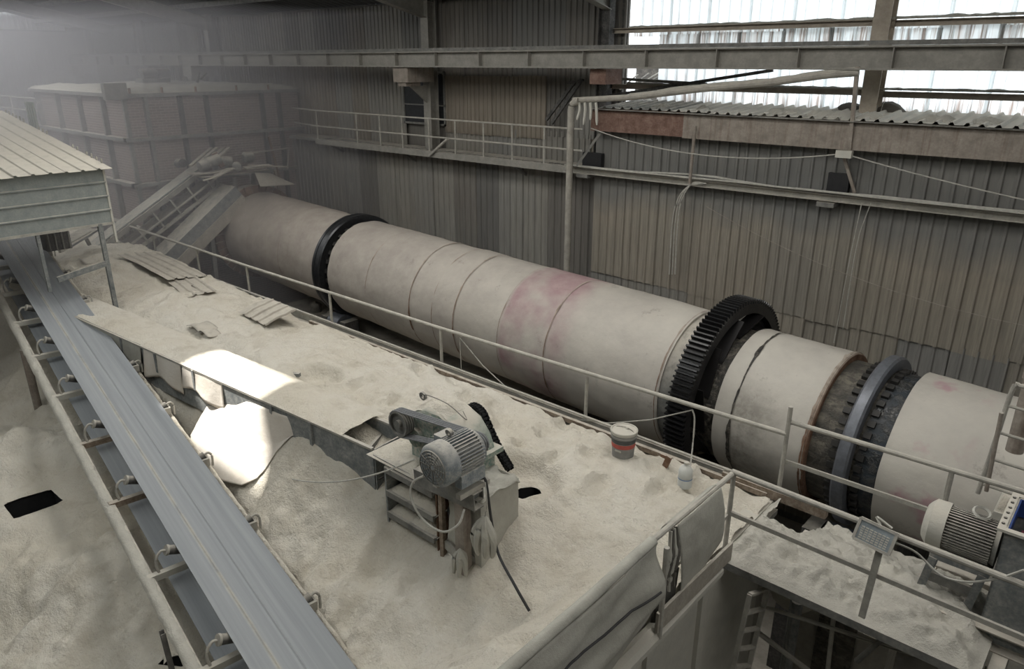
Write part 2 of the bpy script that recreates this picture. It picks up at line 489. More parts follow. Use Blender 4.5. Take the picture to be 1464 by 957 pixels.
def sheet_set(parent, x0, x1, z0, z1, y, mats, pitch, width=.84, depth=.03, name='cladding_sheet', seed=0):
    """one row of ribbed wall sheets; equal sheets share their mesh"""
    rnd = random.Random(seed)
    n = max(1, round((x1 - x0) / width)); w = (x1 - x0) / n
    meshes = [MB().rib_sheet((0, 0, 0), (1, 0, 0), (0, 0, 1), (0, -1, 0), w + (.06 if name == 'pane' else .02), z1 - z0, pitch, depth).mesh(name, m) for m in mats]
    pl = wloc(parent)
    for i in range(n):
        o = bpy.data.objects.new(name, meshes[rnd.randrange(len(meshes))]); COL.objects.link(o); o.parent = parent
        o.location = V(x0 + i * w, y - rnd.uniform(0, .02) - (.006 if i % 2 else 0), z0 + rnd.uniform(-.03, .03)) - pl
        o.rotation_euler = (0, rnd.uniform(-.004, .004), 0)

wb = struct('wall_back', MB().bb((-45, YU + .06, 3), (-9.62, YU + .12, 13.55)), M['wall_dk'])
sheet_set(wb, -42, -9.62, 3.2, 9.72, YU - .52, [M['wall_lo'], M['wall_dk'], M['wall_lo']], .21, seed=1)
sheet_set(wb, -42, -17.05, 9.65, 11.9, YU - .03, [M['wall_lo'], M['wall_br'], M['wall_br']], .16, seed=2)
sheet_set(wb, -15.38, -11.8, 10.2, 11.68, YU - .05, [M['wall_br']], .16, .9, seed=3)
sheet_set(wb, -15.4, -9.62, 9.65, 10.4, YU - .02, [M['wall_lo'], M['wall_br']], .16, seed=4)
sheet_set(wb, -11.8, -9.62, 10.3, 11.9, YU - .03, [M['wall_lo'], M['wall_dk']], .16, .73, seed=9)
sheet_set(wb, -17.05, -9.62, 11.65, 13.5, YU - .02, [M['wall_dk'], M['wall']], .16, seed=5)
sheet_set(wb, -30.5, -17.05, 11.85, 13.5, YU - .02, [M['wall_dk'], M['wall_lo']], .16, seed=6)
sheet_set(wb, -42, -30.5, 11.85, 13.5, YU - .02, [M['wall_end']], .16, seed=7)
# dark gap behind the middle column, its shade painted on a flat panel
wn = struct('window_2', MB().bb((-17.07, YU - .06, 10.33), (-15.36, YU - .045, 11.75)), M['glass'])
f = MB()
for a, b in (((-17.1, 0, 10.33), (-15.33, 0, 10.38)), ((-17.1, 0, 11.70), (-15.33, 0, 11.76)), ((-17.1, 0, 10.33), (-17.04, 0, 11.76)), ((-15.39, 0, 10.33), (-15.33, 0, 11.76)), ((-17.1, 0, 10.85), (-15.33, 0, 10.88))):
    f.bb((a[0], YU - .09, a[2]), (b[0], YU - .06, b[2]))
f.build('window_frame', M['steel'], wn)

MB().bb((-42, 14.09, 9.66), (-9.62, YU, 9.72)).build('ledge', M['steel'], wb)
struct('unseen_wall_front', MB().bb((-46, -12.1, 3), (9, -12, 20)), M['wall_end'])  # unseen wall, added to keep side daylight off the interior
struct('unseen_wall_side', MB().bb((9, -12, 3), (9.1, 14.9, 20)), M['wall_end'])  # unseen end wall, added to cut the light from that side
wr = struct('wall_right', MB().bb((-9.6, YL + .06, 3), (4.5, YL + .1, 11.0)), M['wall_dk'])
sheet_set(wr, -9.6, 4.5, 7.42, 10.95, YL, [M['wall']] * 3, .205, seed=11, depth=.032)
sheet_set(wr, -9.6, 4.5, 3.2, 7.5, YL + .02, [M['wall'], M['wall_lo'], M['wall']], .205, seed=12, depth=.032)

# translucent clerestory over the canopy
w1 = struct('window_1', MB().bb((-9.72, YU - .05, 10.9), (-9.64, YU + .05, 13.5)), M['steel_dk'])
sheet_set(w1, -8.75, 4.5, 11.05, 12.6, YU, [M['pane']], .22, .88, .03, 'pane', seed=21)
sheet_set(w1, -9.45, 4.5, 12.5, 14.0, YU + .04, [M['pane']], .22, .88, .03, 'pane', seed=22)
sheet_set(w1, -8.75, 4.5, 12.2, 12.56, YU - .035, [M['pane']], .22, .88, .03, 'pane', seed=23)

wl = struct('wall_left', MB().bb((-42.2, -8, 3), (-42.1, 14.7, 14.0)), M['wall_end'])
e_ = []
for k in range(15):
    mb = MB().rib_sheet((-42.05, 14.6 - k * .9, 3.2), (0, -1, 0), (0, 0, 1), (1, 0, 0), .92, 9.4, .18, .03)
    mb.build('cladding_sheet', M['wall_end'], wl)
wl2 = struct('window_3', MB().bb((-42.1, 4, 13.35), (-42.0, 14.7, 13.42)), M['steel'])
for k in range(10):
    MB().rib_sheet((-42.02, 14.5 - k * .9, 13.42), (0, -1, 0), (0, 0, 1), (1, 0, 0), .9, 1.0, .18, .03).build('pane', M['pane'], wl2)

# roof: slopes up from the back wall; one missing sheet lets the sun in
RS = .23
def rz(y): return 13.55 + RS * (14.75 - y)
HX0, HX1, HY0, HY1 = -15.55, -13.45, 1.35, 2.9
def roof_piece(x0, x1, y0, y1):
    mb = MB().rib_sheet((x0, y1, rz(y1)), (1, 0, 0), (0, -1, RS), (0, RS, 1), x1 - x0, (y1 - y0) * math.sqrt(1 + RS * RS), .3, .04)
    return mb
rb = MB()
for a in ((-46, HX0, -12, 14.9), (HX1, 9, -12, 14.9), (HX0, HX1, -12, HY0), (HX0, HX1, HY1, 14.9)):
    q = roof_piece(*a); rb.add(q.v, q.f)
struct('ceiling', rb, M['roofdark'])

# ------------------------------------------------------------------ frame steel
CX = [-38.6, -33.2, -27.3, -15.6, -4.24]
clab = ['haze-veiled steel column farthest left on the back wall', 'hazy steel column on the pale back wall above the brick chamber', 'steel column behind the right end of the brick chamber top',
        'grey steel column standing in the dark window gap above the catwalk', 'dusty steel column in front of the bright translucent sheets']
for i, (x, lb) in enumerate(zip(CX, clab)):
    t = thing('steel_column', lb, 'column', (x, 14.25, 3 if i < 4 else 9.4), 'columns along the back wall')
    z0 = 3.0 if i < 4 else 9.4
    MB().ibeam((x, 14.25, z0), (x, 14.25, 13.6), .28, .3, .02, .014, (0, 1, 0)).build('shaft', M['beam'] if i < 4 else M['fascia2'], t)  # last column gets a lighter tan, standing in for light on it
    if i == 4: continue
    b = MB().bb((x - .28, 13.2, 11.50), (x + .3, 14.1, 11.86)); b.box((x, 13.5, 11.45), (.3, .5, .1))
    b.build('bracket', M['fascia'] if i == 3 else M['beam'], t)
    if i == 3:
        g = MB(); g.add([(x - .02, 13.5, 11.4), (x - .02, 14.1, 11.4), (x - .02, 14.1, 10.95), (x + .02, 13.5, 11.4), (x + .02, 14.1, 11.4), (x + .02, 14.1, 10.95)], [(0, 1, 2), (3, 5, 4), (0, 3, 4, 1), (1, 4, 5, 2), (2, 5, 3, 0)])
        g.build('gusset', M['beam'], t)
# rafters, rising away from the back wall
rl = ['hazy slanting roof rafter at the far left', 'roof rafter rising from the column behind the brick chamber', 'roof rafter above the column in the dark window gap', 'roof rafter reaching up left of the bright sheets']
for x, lb in zip((-35.8, -27.3, -15.6, -9.9), rl):
    tag(MB().ibeam((x, 14.3, 13.25), (x, -2, 13.25 + 16.3 * .232), .22, .42).build('roof_rafter', M['beam']), lb, 'rafter', 'rafters under the roof')
for k, y in enumerate((13.2, 11.6, 10.0, 8.4)):
    tag(MB().channel((-42, y, rz(y) - .12), (-12.2, y, rz(y) - .12), .06, .16).build('roof_purlin', M['steel']),
        ['purlin nearest the back wall under the roof', 'second purlin from the back wall under the roof', 'third purlin from the back wall under the roof', 'fourth purlin from the back wall under the roof'][k], 'purlin', 'purlins under the roof')
# crane runway beam
cb = thing('crane_beam', 'long grey runway beam crossing the whole hall below the bright sheets', 'beam', (-17, 13.15, 11.9))
MB().ibeam((-38.6, 13.25, 12.06), (5, 13.25, 12.06), .26, .37, .03, .014).build('girder', M['beam'], cb)
MB().bar((-38.6, 13.25, 12.285), (5, 13.25, 12.285), .07, .07).build('crane_rail', M['steel'], cb)
for k in range(29):
    x = -38.2 + k * 1.5
    MB().bb((x - .008, 13.13, 11.91), (x + .008, 13.24, 12.22)).build('stiffener', M['beam'], cb)
# edge column and its outlook
t = thing('steel_column', 'dark steel column at the left edge of the bright sheets', 'column', (-9.95, 14.2, 3), 'columns along the back wall')
MB().ibeam((-9.95, 14.3, 3), (-9.95, 14.3, 13.7), .2, .3).build('shaft', M['steel_dk'], t)
MB().bb((-9.62, 13.3, 11.56), (-9.22, 13.9, 11.86)).build('bracket', M['rustred'], t)
tag(MB().bb((-10.6, 16.6, 3), (-8.0, 17.4, 12.2)).bb((-10.8, 16.5, 12.2), (-7.9, 17.5, 12.32)).build('outside_bin', M['steel_dk']), 'grey concrete block seen outside through the gap left of the sheets', 'block')
tag(MB().cyl((-8.85, 15.2, 3.0), (-8.85, 15.2, 12.0), .11).build('rusty_pipe', M['rustred']), 'short reddish pipe upright in the gap beside the bright sheets', 'pipe')
for k in range(5):
    a = at(872 + 14 * k, 132 - 4 * k, y=14.5); b = at(896 + 16 * k, 108 - 2 * k, y=14.9)
    tag(MB().bar(a, b, .07, .012).build('loose_strip', M['white'] if k % 2 else M['frame']), ['loose metal strip in the gap beside the bright sheets, leftmost of five', 'pale loose strip in the gap beside the bright sheets, second of five', 'loose metal strip in the gap beside the bright sheets, middle of five', 'pale loose strip in the gap beside the bright sheets, fourth of five', 'loose metal strip in the gap beside the bright sheets, rightmost of five'][k], 'strip', 'loose strips in the gap')

# girts across the clerestory, each with powder lying on it
gz = [(12.63, 'upper dusty wall rail across the bright sheets'), (11.49, 'lower dusty wall rail across the bright sheets just over the canopy')]
for z, lb in gz:
    g = thing('wall_girt', lb, 'girt', (-3, 14.5, z - .06))
    x0 = -9.9
    MB().channel((x0, 14.45, z), (-4.1, 14.45, z), .1, .1, .01).build('girt_bar', M['fascia2'], g)
    MB().channel((-4.2, 14.43, z - .02), (4.5, 14.43, z - .02), .1, .1, .01).build('girt_bar', M['fascia2'], g)
    def pw(u, v, z=z):
        x = -9.4 + 13.8 * u; a = math.pi * v
        h = .035 + .05 * abs(n1(x * 2.1, z)) + .02 * n1(x * 9, z + 4)
        return V(x, 14.42 - .055 * math.cos(a), z + .05 + h * math.sin(a))
    MB().grid(pw, 160, 6).build('settled_powder', M['gsand'], g, sharp=80)
br = MB().bar(at(868, 137, y=14.35), at(1105, 100, y=14.35), .06, .06)
tag(br.build('brace_bar', M['steel_dk']), 'dark diagonal bar crossing the gap up to the runway beam', 'brace')
tag(MB().bar(at(885, 112, y=14.4), at(1010, 120, y=14.4), .06, .06).build('brace_bar', M['steel']), 'blue-grey bar lying level across the gap beside the bright sheets', 'brace')
dbr = thing('diagonal_brace', 'pair of dark parallel diagonal bars on the wall left of the canopy', 'brace', at(800, 150, y=14.3))
MB().bar(at(781, 171, y=14.3), at(822, 116, y=14.3), .06, .07).build('bar', M['steel_dk'], dbr)
MB().bar(at(789, 176, y=14.3), at(832, 113, y=14.3), .06, .07).build('bar', M['steel_dk'], dbr)
MB().bar(at(810, 118, y=14.28), at(834, 114, y=14.28), .05, .05).build('cross_tie', M['steel_dk'], dbr)

# canopy: fascia beam and the ribbed sheets laid on it
cf = thing('canopy_beam', 'deep rust-streaked fascia beam carrying the canopy sheets', 'beam', (-3, 13.35, 10.6))
MB().bb((-9.55, 13.3, 10.62), (-7.35, 13.5, 11.08)).build('end_length', M['rustred'], cf)['label'] = 'red-brown length of the beam'
MB().bb((-7.35, 13.3, 10.6), (4.5, 13.5, 11.06)).build('main_length', M['fascia'], cf)
MB().bb((-9.55, 13.2, 11.06), (4.5, 13.5, 11.075)).build('top_flange', M['steel'], cf)
MB().add([(-9.55, 13.3, 11.03), (4.5, 13.3, 11.03), (4.5, 14.62, 11.13), (-9.55, 14.62, 11.13), (-9.55, 13.3, 11.06), (4.5, 13.3, 11.06), (4.5, 14.62, 11.16), (-9.55, 14.62, 11.16)], [(0, 3, 2, 1), (4, 5, 6, 7), (0, 1, 5, 4), (1, 2, 6, 5), (2, 3, 7, 6), (3, 0, 4, 7)]).build('soffit', M['steel'], cf)
cr = thing('canopy_roof', 'low roof of powdery ribbed sheets lying under the bright sheets', 'roof', (-3, 14, 11.1))
rr = random.Random(5)
for k in range(16):
    x = -9.35 + k * .86
    y0 = 13.22 + rr.uniform(-.05, .08)
    q = MB().rib_sheet((x, y0, 11.085 + rr.uniform(0, .015)), (1, 0, 0), (0, 1, .075), (0, -.075, 1), .87, 1.42, .215, .04, nl=1)
    q.build('roof_sheet', M['canopy'] if k > 1 else M['frame'], cr)  # paler sheet colour stands in for daylight coming through the panes
for k, (u, v, s) in enumerate(((945, 152, .35), (1005, 158, .3), (1110, 163, .5), (1128, 162, .35), (1180, 166, .4), (1205, 172, .6), (1245, 178, .4), (1330, 179, .4), (1350, 181, .3), (1410, 183, .45), (1165, 165, .3))):
    c = at(u, v, y=13.6); c.z = 11.13
    def lump(a, b, c=c, s=s):
        x = (a - .5) * s; y = (b - .5) * s * 1.7
        e = max(0, 1 - (2 * a - 1) ** 2) * max(0, 1 - (2 * b - 1) ** 2)
        return c + V(x + y * .3, y * .6, -.02 + e * (.09 + .07 * n1(x * 14 + c.x, y * 14)) + y * .045)
    MB().grid(lump, 14, 14).build('powder_lump', M['gsand'], cr, sharp=80)
# dark sack by the column
sk = thing('rolled_sack', 'dark rolled sack lying on the canopy behind the column foot', 'sack', at(1245, 165, y=14.35))
c = at(1245, 160, y=14.5)
pts = [c + V(-.62 + 1.24 * i / 12, 0, .05 * math.sin(i * .9)) for i in range(13)]
MB().tube(pts, [.03, .08, .11, .13, .14, .13, .12, .14, .15, .15, .13, .09, .04], 10).build('roll', M['foam'], sk)
for dx in (.12, .2):
    MB().lathe(c + V(dx, 0, .03), (1, 0, 0), [(0, .15), (.01, .165), (.02, .15)], 14, False).build('tie_string', M['cable'], sk)

# cable tray with a bundle of cables, and the wires hanging from it
ct = thing('cable_tray', 'long pale cable tray running along the lower right wall', 'cable tray', (-4, 13.45, 9.7))
MB().channel((-10.3, 13.42, 9.74), (4.5, 13.42, 9.80), .1, .12, .008).build('tray_rail', M['rail'], ct)
for k in range(5):
    pts = [V(-10.2 + i * .6, 13.36 - .022 * k + .03 * n1(i * .5, k * 7), 9.84 + .03 * n1(i * .35, k * 3 + 2) + i * .0024 + (.08 * max(0, 1 - abs(i - 5.5) / 2.5) if k < 2 else 0)) for i in range(25)]
    MB().tube(pts, .018, 6).build('cable', M['cable'], ct)
for k, x in enumerate((-9.85, -4.55, -1.0)):
    MB().bb((x - .05, 13.3, 9.6), (x + .25, 13.6, 9.68)).build('tray_bracket', M['steel'], ct)
cd = thing('cable_drop', 'pale cables bending off the tray and hanging down the brown wall', 'cable', at(975, 330, y=13.35))
for k in range(3):
    MB().tube(spline([at(1010 - 4 * k, 262, y=13.3), at(990 - 3 * k, 262 + 2 * k, y=13.28), at(975 - 3 * k, 285, y=13.3), at(969 - 4 * k, 320, y=13.35), at(965 - 4 * k, 392, y=13.4)], 6), .014, 6).build('cable', M['cable'], cd)
tag(MB().tube([at(994, 180, y=13.2), at(986, 262, y=13.25)], .03, 8).build('conduit', M['fascia']), 'brown conduit standing from the cable tray up over the fascia', 'conduit')
def wire(name, pts, r, mat, lb, cat='cable', group=None):
    return tag(MB().tube(pts, r, 6).build(name, M[mat]), lb, cat, group)
wire('sagging_wire', sag_pts(at(845, 183, y=13.2), at(1200, 220, y=13.2), .28, 20), .011, 'cable', 'thin wire sagging under the fascia from the canopy end to the box')
wire('sagging_wire', sag_pts(at(1215, 222, y=13.2), V(3.8, 13.2, 9.75), .22, 18), .011, 'cable', 'thin wire running down right from the box under the fascia')
wire('sagging_wire', spline([at(1245, 290, y=13.3), at(1225, 350, y=13.35), at(1205, 470, y=13.4)], 6), .008, 'cable', 'left of two thin wires hanging from the tray bracket')
wire('sagging_wire', spline([at(1232, 290, y=13.3), at(1215, 370, y=13.35), at(1192, 490, y=13.4)], 6), .008, 'cable', 'right of two thin wires hanging from the tray bracket')
wire('sagging_wire', sag_pts(at(1010, 295, y=13.3), at(1464, 465, y=13.3) + V(2.5, 0, .15), .55, 24), .005, 'fascia', 'faint wire sagging low across the lower right wall')
tb = thing('junction_box', 'small white box with a strut hanging under the fascia beam', 'box', at(1207, 222, y=13.2))
MB().box(at(1207, 220, y=13.2), (.26, .1, .12)).build('case', M['white'], tb)
MB().bar(at(1214, 222, y=13.3), at(1226, 95, y=13.2), .06, .06).build('strut', M['fascia'], tb)
MB().bar(at(1207, 225, y=13.45), at(1222, 275, y=13.5), .09, .05).build('lower_strut', M['fascia'], tb)
tag(MB().box(at(1198, 268, y=13.52), (.36, .1, .5)).build('opening_patch', M['dark']), 'black patch painted as a shaded opening in the wall sheets behind the tray bracket', 'opening')  # solid black box gives an opening's darkness by colour alone
tag(MB().box(at(848, 228, y=13.5), (.5, .12, .3)).build('opening_patch', M['dark']), 'black patch painted as a shaded opening in the wall beside the corner pipe', 'opening')  # second black box, coloured as dark as an opening

# corner pipe: upright, bend, and the long slanted run
pi = thing('overhead_pipe', 'powder-coated pipe rising at the wall corner then slanting to the runway beam', 'pipe', (-9.9, 13.05, 3))
MB().tube([V(-9.9, 13.05, 3), V(-9.9, 13.05, 11.0)] + spline([V(-9.9, 13.05, 11.05), V(-9.85, 13.05, 11.17), V(-9.7, 13.05, 11.22)], 4), .075, 12).build('riser', M['concrete'], pi)
pts = [at(820, 143, y=13.1), at(900, 139, y=13.1), at(1000, 127, y=13.1), at(1100, 118, y=13.12), at(1180, 107, y=13.15), at(1228, 103, y=13.2)]
MB().tube(pts, .06, 10).build('slanted_run', M['concrete'], pi)
MB().tube([p + V(0, 0, .05 + .02 * n1(i * 1.3, 2)) for i, p in enumerate(spline(pts[1:], 5))], [.03 + .02 * abs(n1(i * .8, 5)) for i in range(21)], 8).build('settled_powder', M['gsand'], pi)
for k in range(4):
    a = at(828 + 8 * k, 146, y=13.05)
    MB().tube(spline([a, a + V(.02, 0, -.15), a + V(-.03 + .03 * k, -.02, -.35 - .1 * (k % 2))], 4), [.03] * 8 + [.015], 6).build('hanging_rag', M['white'], pi)
MB().bar(at(825, 236, y=13.05), at(858, 190, y=13.3), .05, .05).build('stay', M['steel'], pi)

# wall catwalk with its guard rail
cw = thing('wall_catwalk', 'narrow catwalk with double guard rail along the dark back wall', 'catwalk', (-15, 14, 9.6))
MB().bb((-20.2, 13.55, 9.66), (-9.9, 14.5, 9.7)).build('deck', M['steel'], cw)
MB().channel((-20.2, 13.55, 9.68), (-9.9, 13.55, 9.70), .06, .16, .01, -1).build('edge_channel', M['beam'], cw)
for z in (10.6, 10.14):
    MB().tube([V(-20.1, 13.58, z), V(-9.98, 13.58, z)], .022, 8).build('rail', M['rail'], cw)
    MB().tube([V(-20.1, 13.58, z), V(-21.9, 13.95, z)], .022, 8).build('rail', M['rail'], cw)
MB().bb((-21.9, 13.7, 9.66), (-20.2, 14.5, 9.74)).build('deck', M['steel'], cw)
for x in (-20.1, -18.1, -17.04, -16.08, -15.0, -14.0, -13.0, -12.05, -11.06, -10.3):
    MB().cyl((x, 13.58, 9.7), (x, 13.58, 10.6), .022, n=8).build('post', M['rail'], cw)
for x in (-16.1, -12.0, -19.5):
    MB().bar((x, 13.6, 9.62), (x, 14.55, 9.1), .05, .05).build('bracket', M['steel'], cw)
tag(MB().cyl(at(614, 222, y=13.5), at(640, 198, y=13.5), .035).build('short_pipe', M['rail']), 'short pale pipe piece fixed at the catwalk edge below the column', 'pipe')

# ------------------------------------------------------------------ brick chamber at the far end
XB, YB0, YB1, ZT = -22.3, 8.85, 14.4, 11.12
XE = -29.5
bc = thing('brick_chamber', 'tall brick settling chamber braced with steel, at the kiln feed end', 'furnace', (-26, 11.6, 3))
MB().bb((XE, YB0, 3), (XB, YB1, ZT)).build('brick_wall', M['brick'], bc)
def cap(u, v):
    x = XE - .15 + (XB - XE + .3) * u; y = YB0 - .15 + (YB1 - YB0 + .2) * v
    e = min(u * (XB - XE) / .5, (1 - u) * (XB - XE) / .5, v * 5.5 / .5, (1 - v) * 5.5 / .5, 1)
    return V(x, y, ZT + .02 + .17 * math.sqrt(max(0, e)) + .10 * n1(x * 1.5, y * 1.5) * e + .04 * n1(x * 6, y * 6) * e)
MB().grid(cap, 70, 60).build('powder_cap', M['gsand'], bc, sharp=80)
for z in (ZT, 9.93, 8.66, 7.35):
    f = MB()
    f.bb((XB, YB0 - .2, z - .05), (XB + .2, YB1, z + .05)); f.bb((XE, YB0 - .2, z - .05), (XB + .2, YB0, z + .05))
    f.build('ring_beam', M['steel'], bc)
for y in (9.35, 10.35, 11.15, 13.0, 13.6):
    MB().channel((XB + .07, y, 7.4), (XB + .07, y, ZT), .1, .14, .012, up=(1, 0, 0)).build('buckstay', M['steel_dk'] if y > 10 else M['steel'], bc)
for x in (-23.6, -25.4, -27.2, -29.0):
    MB().channel((x, YB0 - .07, 6.5), (x, YB0 - .07, ZT), .1, .14, .012, up=(0, 1, 0)).build('buckstay', M['steel'], bc)
MB().bb((XB - .05, YB0 - .06, 6), (XB + .05, YB0 + .05, ZT)).build('corner_angle', M['steel'], bc)
for y in (9.0, 9.9, 10.9, 12.2, 13.3):
    MB().cyl((XB + .12, y, ZT + .02), (XB + .12, y, ZT + .2), .035, n=8).build('tie_bolt', M['rust'], bc)
for k, lb in ((0, 'dark motor unit half buried in the powder on top of the brick chamber'),):
    c = at(205, 105, x=-25) - V(0, 0, .16)
    h = thing('top_motor', lb, 'motor', c)
    MB().lathe(c + V(-.3, 0, .1), (0, 1, .1), [(0, .1), (.05, .2), (.5, .2), (.55, .14), (.95, .12), (1.0, .05)], 14).build('body', M['steel_dk'], h)
    MB().box(c + V(-.3, .4, -.05), (.5, .9, .12)).build('base', M['steel'], h)
c = at(285, 106, x=-23.5) - V(0, 0, .14)
tag(MB().cyl(c, c + V(0, .25, .18), .03, n=8).cyl(c + V(0, -.1, -.1), c + V(0, 0, .2), .04, n=8).build('valve_stub', M['steel_dk']), 'small pipe stub standing on the brick chamber top', 'pipe')
tag(MB().bb(at(157, 137, x=-22.1) - V(.1, .15, .1), at(178, 118, x=-22.1) + V(.1, .0, 0)).build('corner_block', M['steel']), 'grey block on the near corner of the brick chamber top', 'block')
hr = thing('chamber_handrail', 'hazy handrail behind the left end of the brick chamber', 'railing', (-31, 9, 9.5))
for z in (10.9, 10.5): MB().tube([V(-33, 8.2, z), V(-29.6, 9.0, z - .1)], .03, 6).build('rail', M['rail'], hr)
for x in (-33, -31.3, -29.7): MB().cyl((x, 8.2 + (x + 33) * .23, 9.6), (x, 8.2 + (x + 33) * .23, 10.9), .03, n=6).build('post', M['rail'], hr)
MB().bb((-33.2, 7.9, 9.5), (-29.5, 9.2, 9.6)).build('deck', M['steel'], hr)
for x in (-33.0, -31.0): MB().bar((x, 8.2, 3), (x, 8.2, 9.5), .15, .15).build('leg', M['steel'], hr)
# ------------------------------------------------------------------ storage bin, deck edge and platform
XF = -2.72                                   # front face of the bin
bn = thing('storage_bin', 'pale concrete storage bin whose filled top is the powder deck', 'bin', (-14, 3, 3))
MB().bb((-26, -3, 3), (XF - .35, 7.6, 4.2)).build('bottom', M['concrete'], bn)
MB().bb((XF - .2, -3, 3), (XF, 7.9, 6.98)).build('front_wall', M['white'], bn)
MB().bb((-26, 7.75, 3), (XF, 7.95, 6.95)).build('side_wall', M['concrete'], bn)
MB().bb((-26, -3.1, 3), (XF, -3, 5.6)).build('side_wall', M['concrete'], bn)
for y in (6.1, 5.0, 3.95, 2.9, 1.8):
    MB().bb((XF, y - .06, 3), (XF + .05, y + .06, 6.9)).build('wall_rib', M['white'], bn)
lip = MB()
pts = [V(XF + .07, -1 + i * .38, 6.98 + .02 * n1(i * .7, 3)) for i in range(20)]
lip.tube(pts, .10, 10)
lip.build('edge_lip', M['white'], bn)
ek = MB().channel((-24, 7.97, 7.0), (-2.75, 7.97, 7.0), .1, .14, .01, -1)
ek.build('edge_channel', M['rail'], bn)
MB().bar((-12.5, 7.86, 7.01), (-2.8, 7.86, 7.03), .06, .07).build('edge_timber', M['timber'], bn)['label'] = 'rotten brown timber along the deck edge'
MB().bar((-3.4, 7.9, 7.06), (-2.1, 7.9, 7.06), .10, .12).build('edge_timber', M['timber'], bn)
MB().tube([V(-15.5, 7.93, 7.12), V(-9, 7.93, 7.13), V(-3.0, 7.9, 7.15)], .022, 6).build('edge_pipe', M['rail'], bn)

# the powder: heights from control points, then wind ripples, footprints and pits
def cp(u, v, z): p = at(u, v, z=z); return (p.x, p.y, z)
CPS = [cp(430, 455, 7.05), cp(530, 500, 7.05), cp(628, 527, 7.03), cp(740, 570, 7.05), cp(835, 607, 7.05), cp(1000, 668, 7.05), cp(880, 690, 7.12), cp(1020, 745, 7.02),
       (-3.0, 5.5, 7.06), (-2.8, 4.6, 7.5), (-2.8, 4.0, 7.8), (-2.8, 3.2, 7.88), (-2.8, 2.4, 7.85), (-2.8, 1.2, 7.7), (-3.4, 4.6, 7.2), (-3.5, 3.4, 7.35), (-3.5, 2.2, 7.2), (-3.5, 6.3, 7.05),
       cp(745, 785, 6.78), cp(690, 825, 6.58), cp(655, 818, 6.55), cp(600, 775, 6.52), cp(553, 735, 6.62), (-7.35, 4.92, 6.98), (-8.3, 4.85, 6.98), (-9.3, 4.78, 6.92), (-10.8, 4.68, 6.78), (-12.8, 4.53, 6.85), cp(540, 700, 6.72), cp(760, 900, 6.7), cp(620, 900, 6.25), cp(560, 957, 6.2), cp(480, 957, 5.95),
       cp(500, 830, 6.1), cp(400, 800, 5.95), cp(350, 720, 6.05), cp(470, 720, 6.45), cp(300, 670, 6.25), cp(290, 590, 6.6), cp(240, 580, 6.45), cp(210, 545, 6.65), cp(160, 480, 6.85), cp(230, 660, 6.0), cp(180, 570, 6.2),
       cp(130, 405, 7.2), cp(190, 365, 7.45), cp(250, 385, 7.3), cp(160, 352, 7.35), cp(330, 430, 7.15), cp(240, 440, 7.22), cp(300, 460, 7.2), cp(400, 510, 7.17), cp(520, 575, 7.15), cp(600, 560, 7.1), cp(700, 640, 7.12), cp(780, 640, 7.08),
       (-24, 7.5, 7.4), (-25.5, 4, 7.2), (-20, 5.5, 7.3), (-22, 7.6, 7.35),
       cp(58, 585, 5.8), cp(0, 620, 5.75), cp(0, 530, 6.0), cp(100, 690, 5.78), cp(45, 700, 5.72), cp(130, 760, 5.65), cp(40, 760, 5.5), cp(100, 850, 5.5), cp(0, 900, 5.25), cp(200, 870, 5.4), cp(250, 957, 5.25), cp(100, 957, 5.25), cp(150, 640, 5.95), cp(40, 640, 5.95),
       (-25, 2, 6.1), (-20, 2, 6.0), (-25, -1, 5.7), (-14, -1, 5.2), (-6, 0, 5.2), (-4, 0, 5.6), (-5, 1.5, 5.6), (-18, 4.0, 6.25), (-9, -1, 5.1)]
CPA = np.array(CPS)
def _phi(r): return np.where(r > 1e-9, r * r * np.log(np.maximum(r, 1e-9)), 0)
_n = len(CPA)
_K = _phi(np.hypot(CPA[:, None, 0] - CPA[None, :, 0], CPA[:, None, 1] - CPA[None, :, 1])) + np.eye(_n) * .25
_P = np.c_[np.ones(_n), CPA[:, :2]]
_A = np.block([[_K, _P], [_P.T, np.zeros((3, 3))]])
_w = np.linalg.solve(_A, np.r_[CPA[:, 2], 0, 0, 0])
def base_h(x, y):
    x = np.atleast_1d(np.asarray(x, float)); y = np.atleast_1d(np.asarray(y, float))
    out = np.zeros(x.shape)
    for i in range(_n): out += _w[i] * _phi(np.hypot(x - CPA[i, 0], y - CPA[i, 1]))
    return out + _w[_n] + _w[_n + 1] * x + _w[_n + 2] * y
def inpoly(x, y, poly):
    c = np.zeros(x.shape, bool); n = len(poly)
    for i in range(n):
        x0, y0 = poly[i]; x1, y1 = poly[(i + 1) % n]
        if y0 == y1: continue
        c ^= ((y0 > y) != (y1 > y)) & (x < (x1 - x0) * (y - y0) / (y1 - y0) + x0)
    return c
HOLES = [([(u, v) for u, v in ((4, 720), (72, 700), (92, 717), (20, 741))], 5.62, 1.8),
         ([(738, 697), (763, 694), (778, 703), (742, 712)], 6.85, 1.6),
         ([(200, 947), (262, 934), (280, 941), (262, 951)], 5.25, 1.2)]
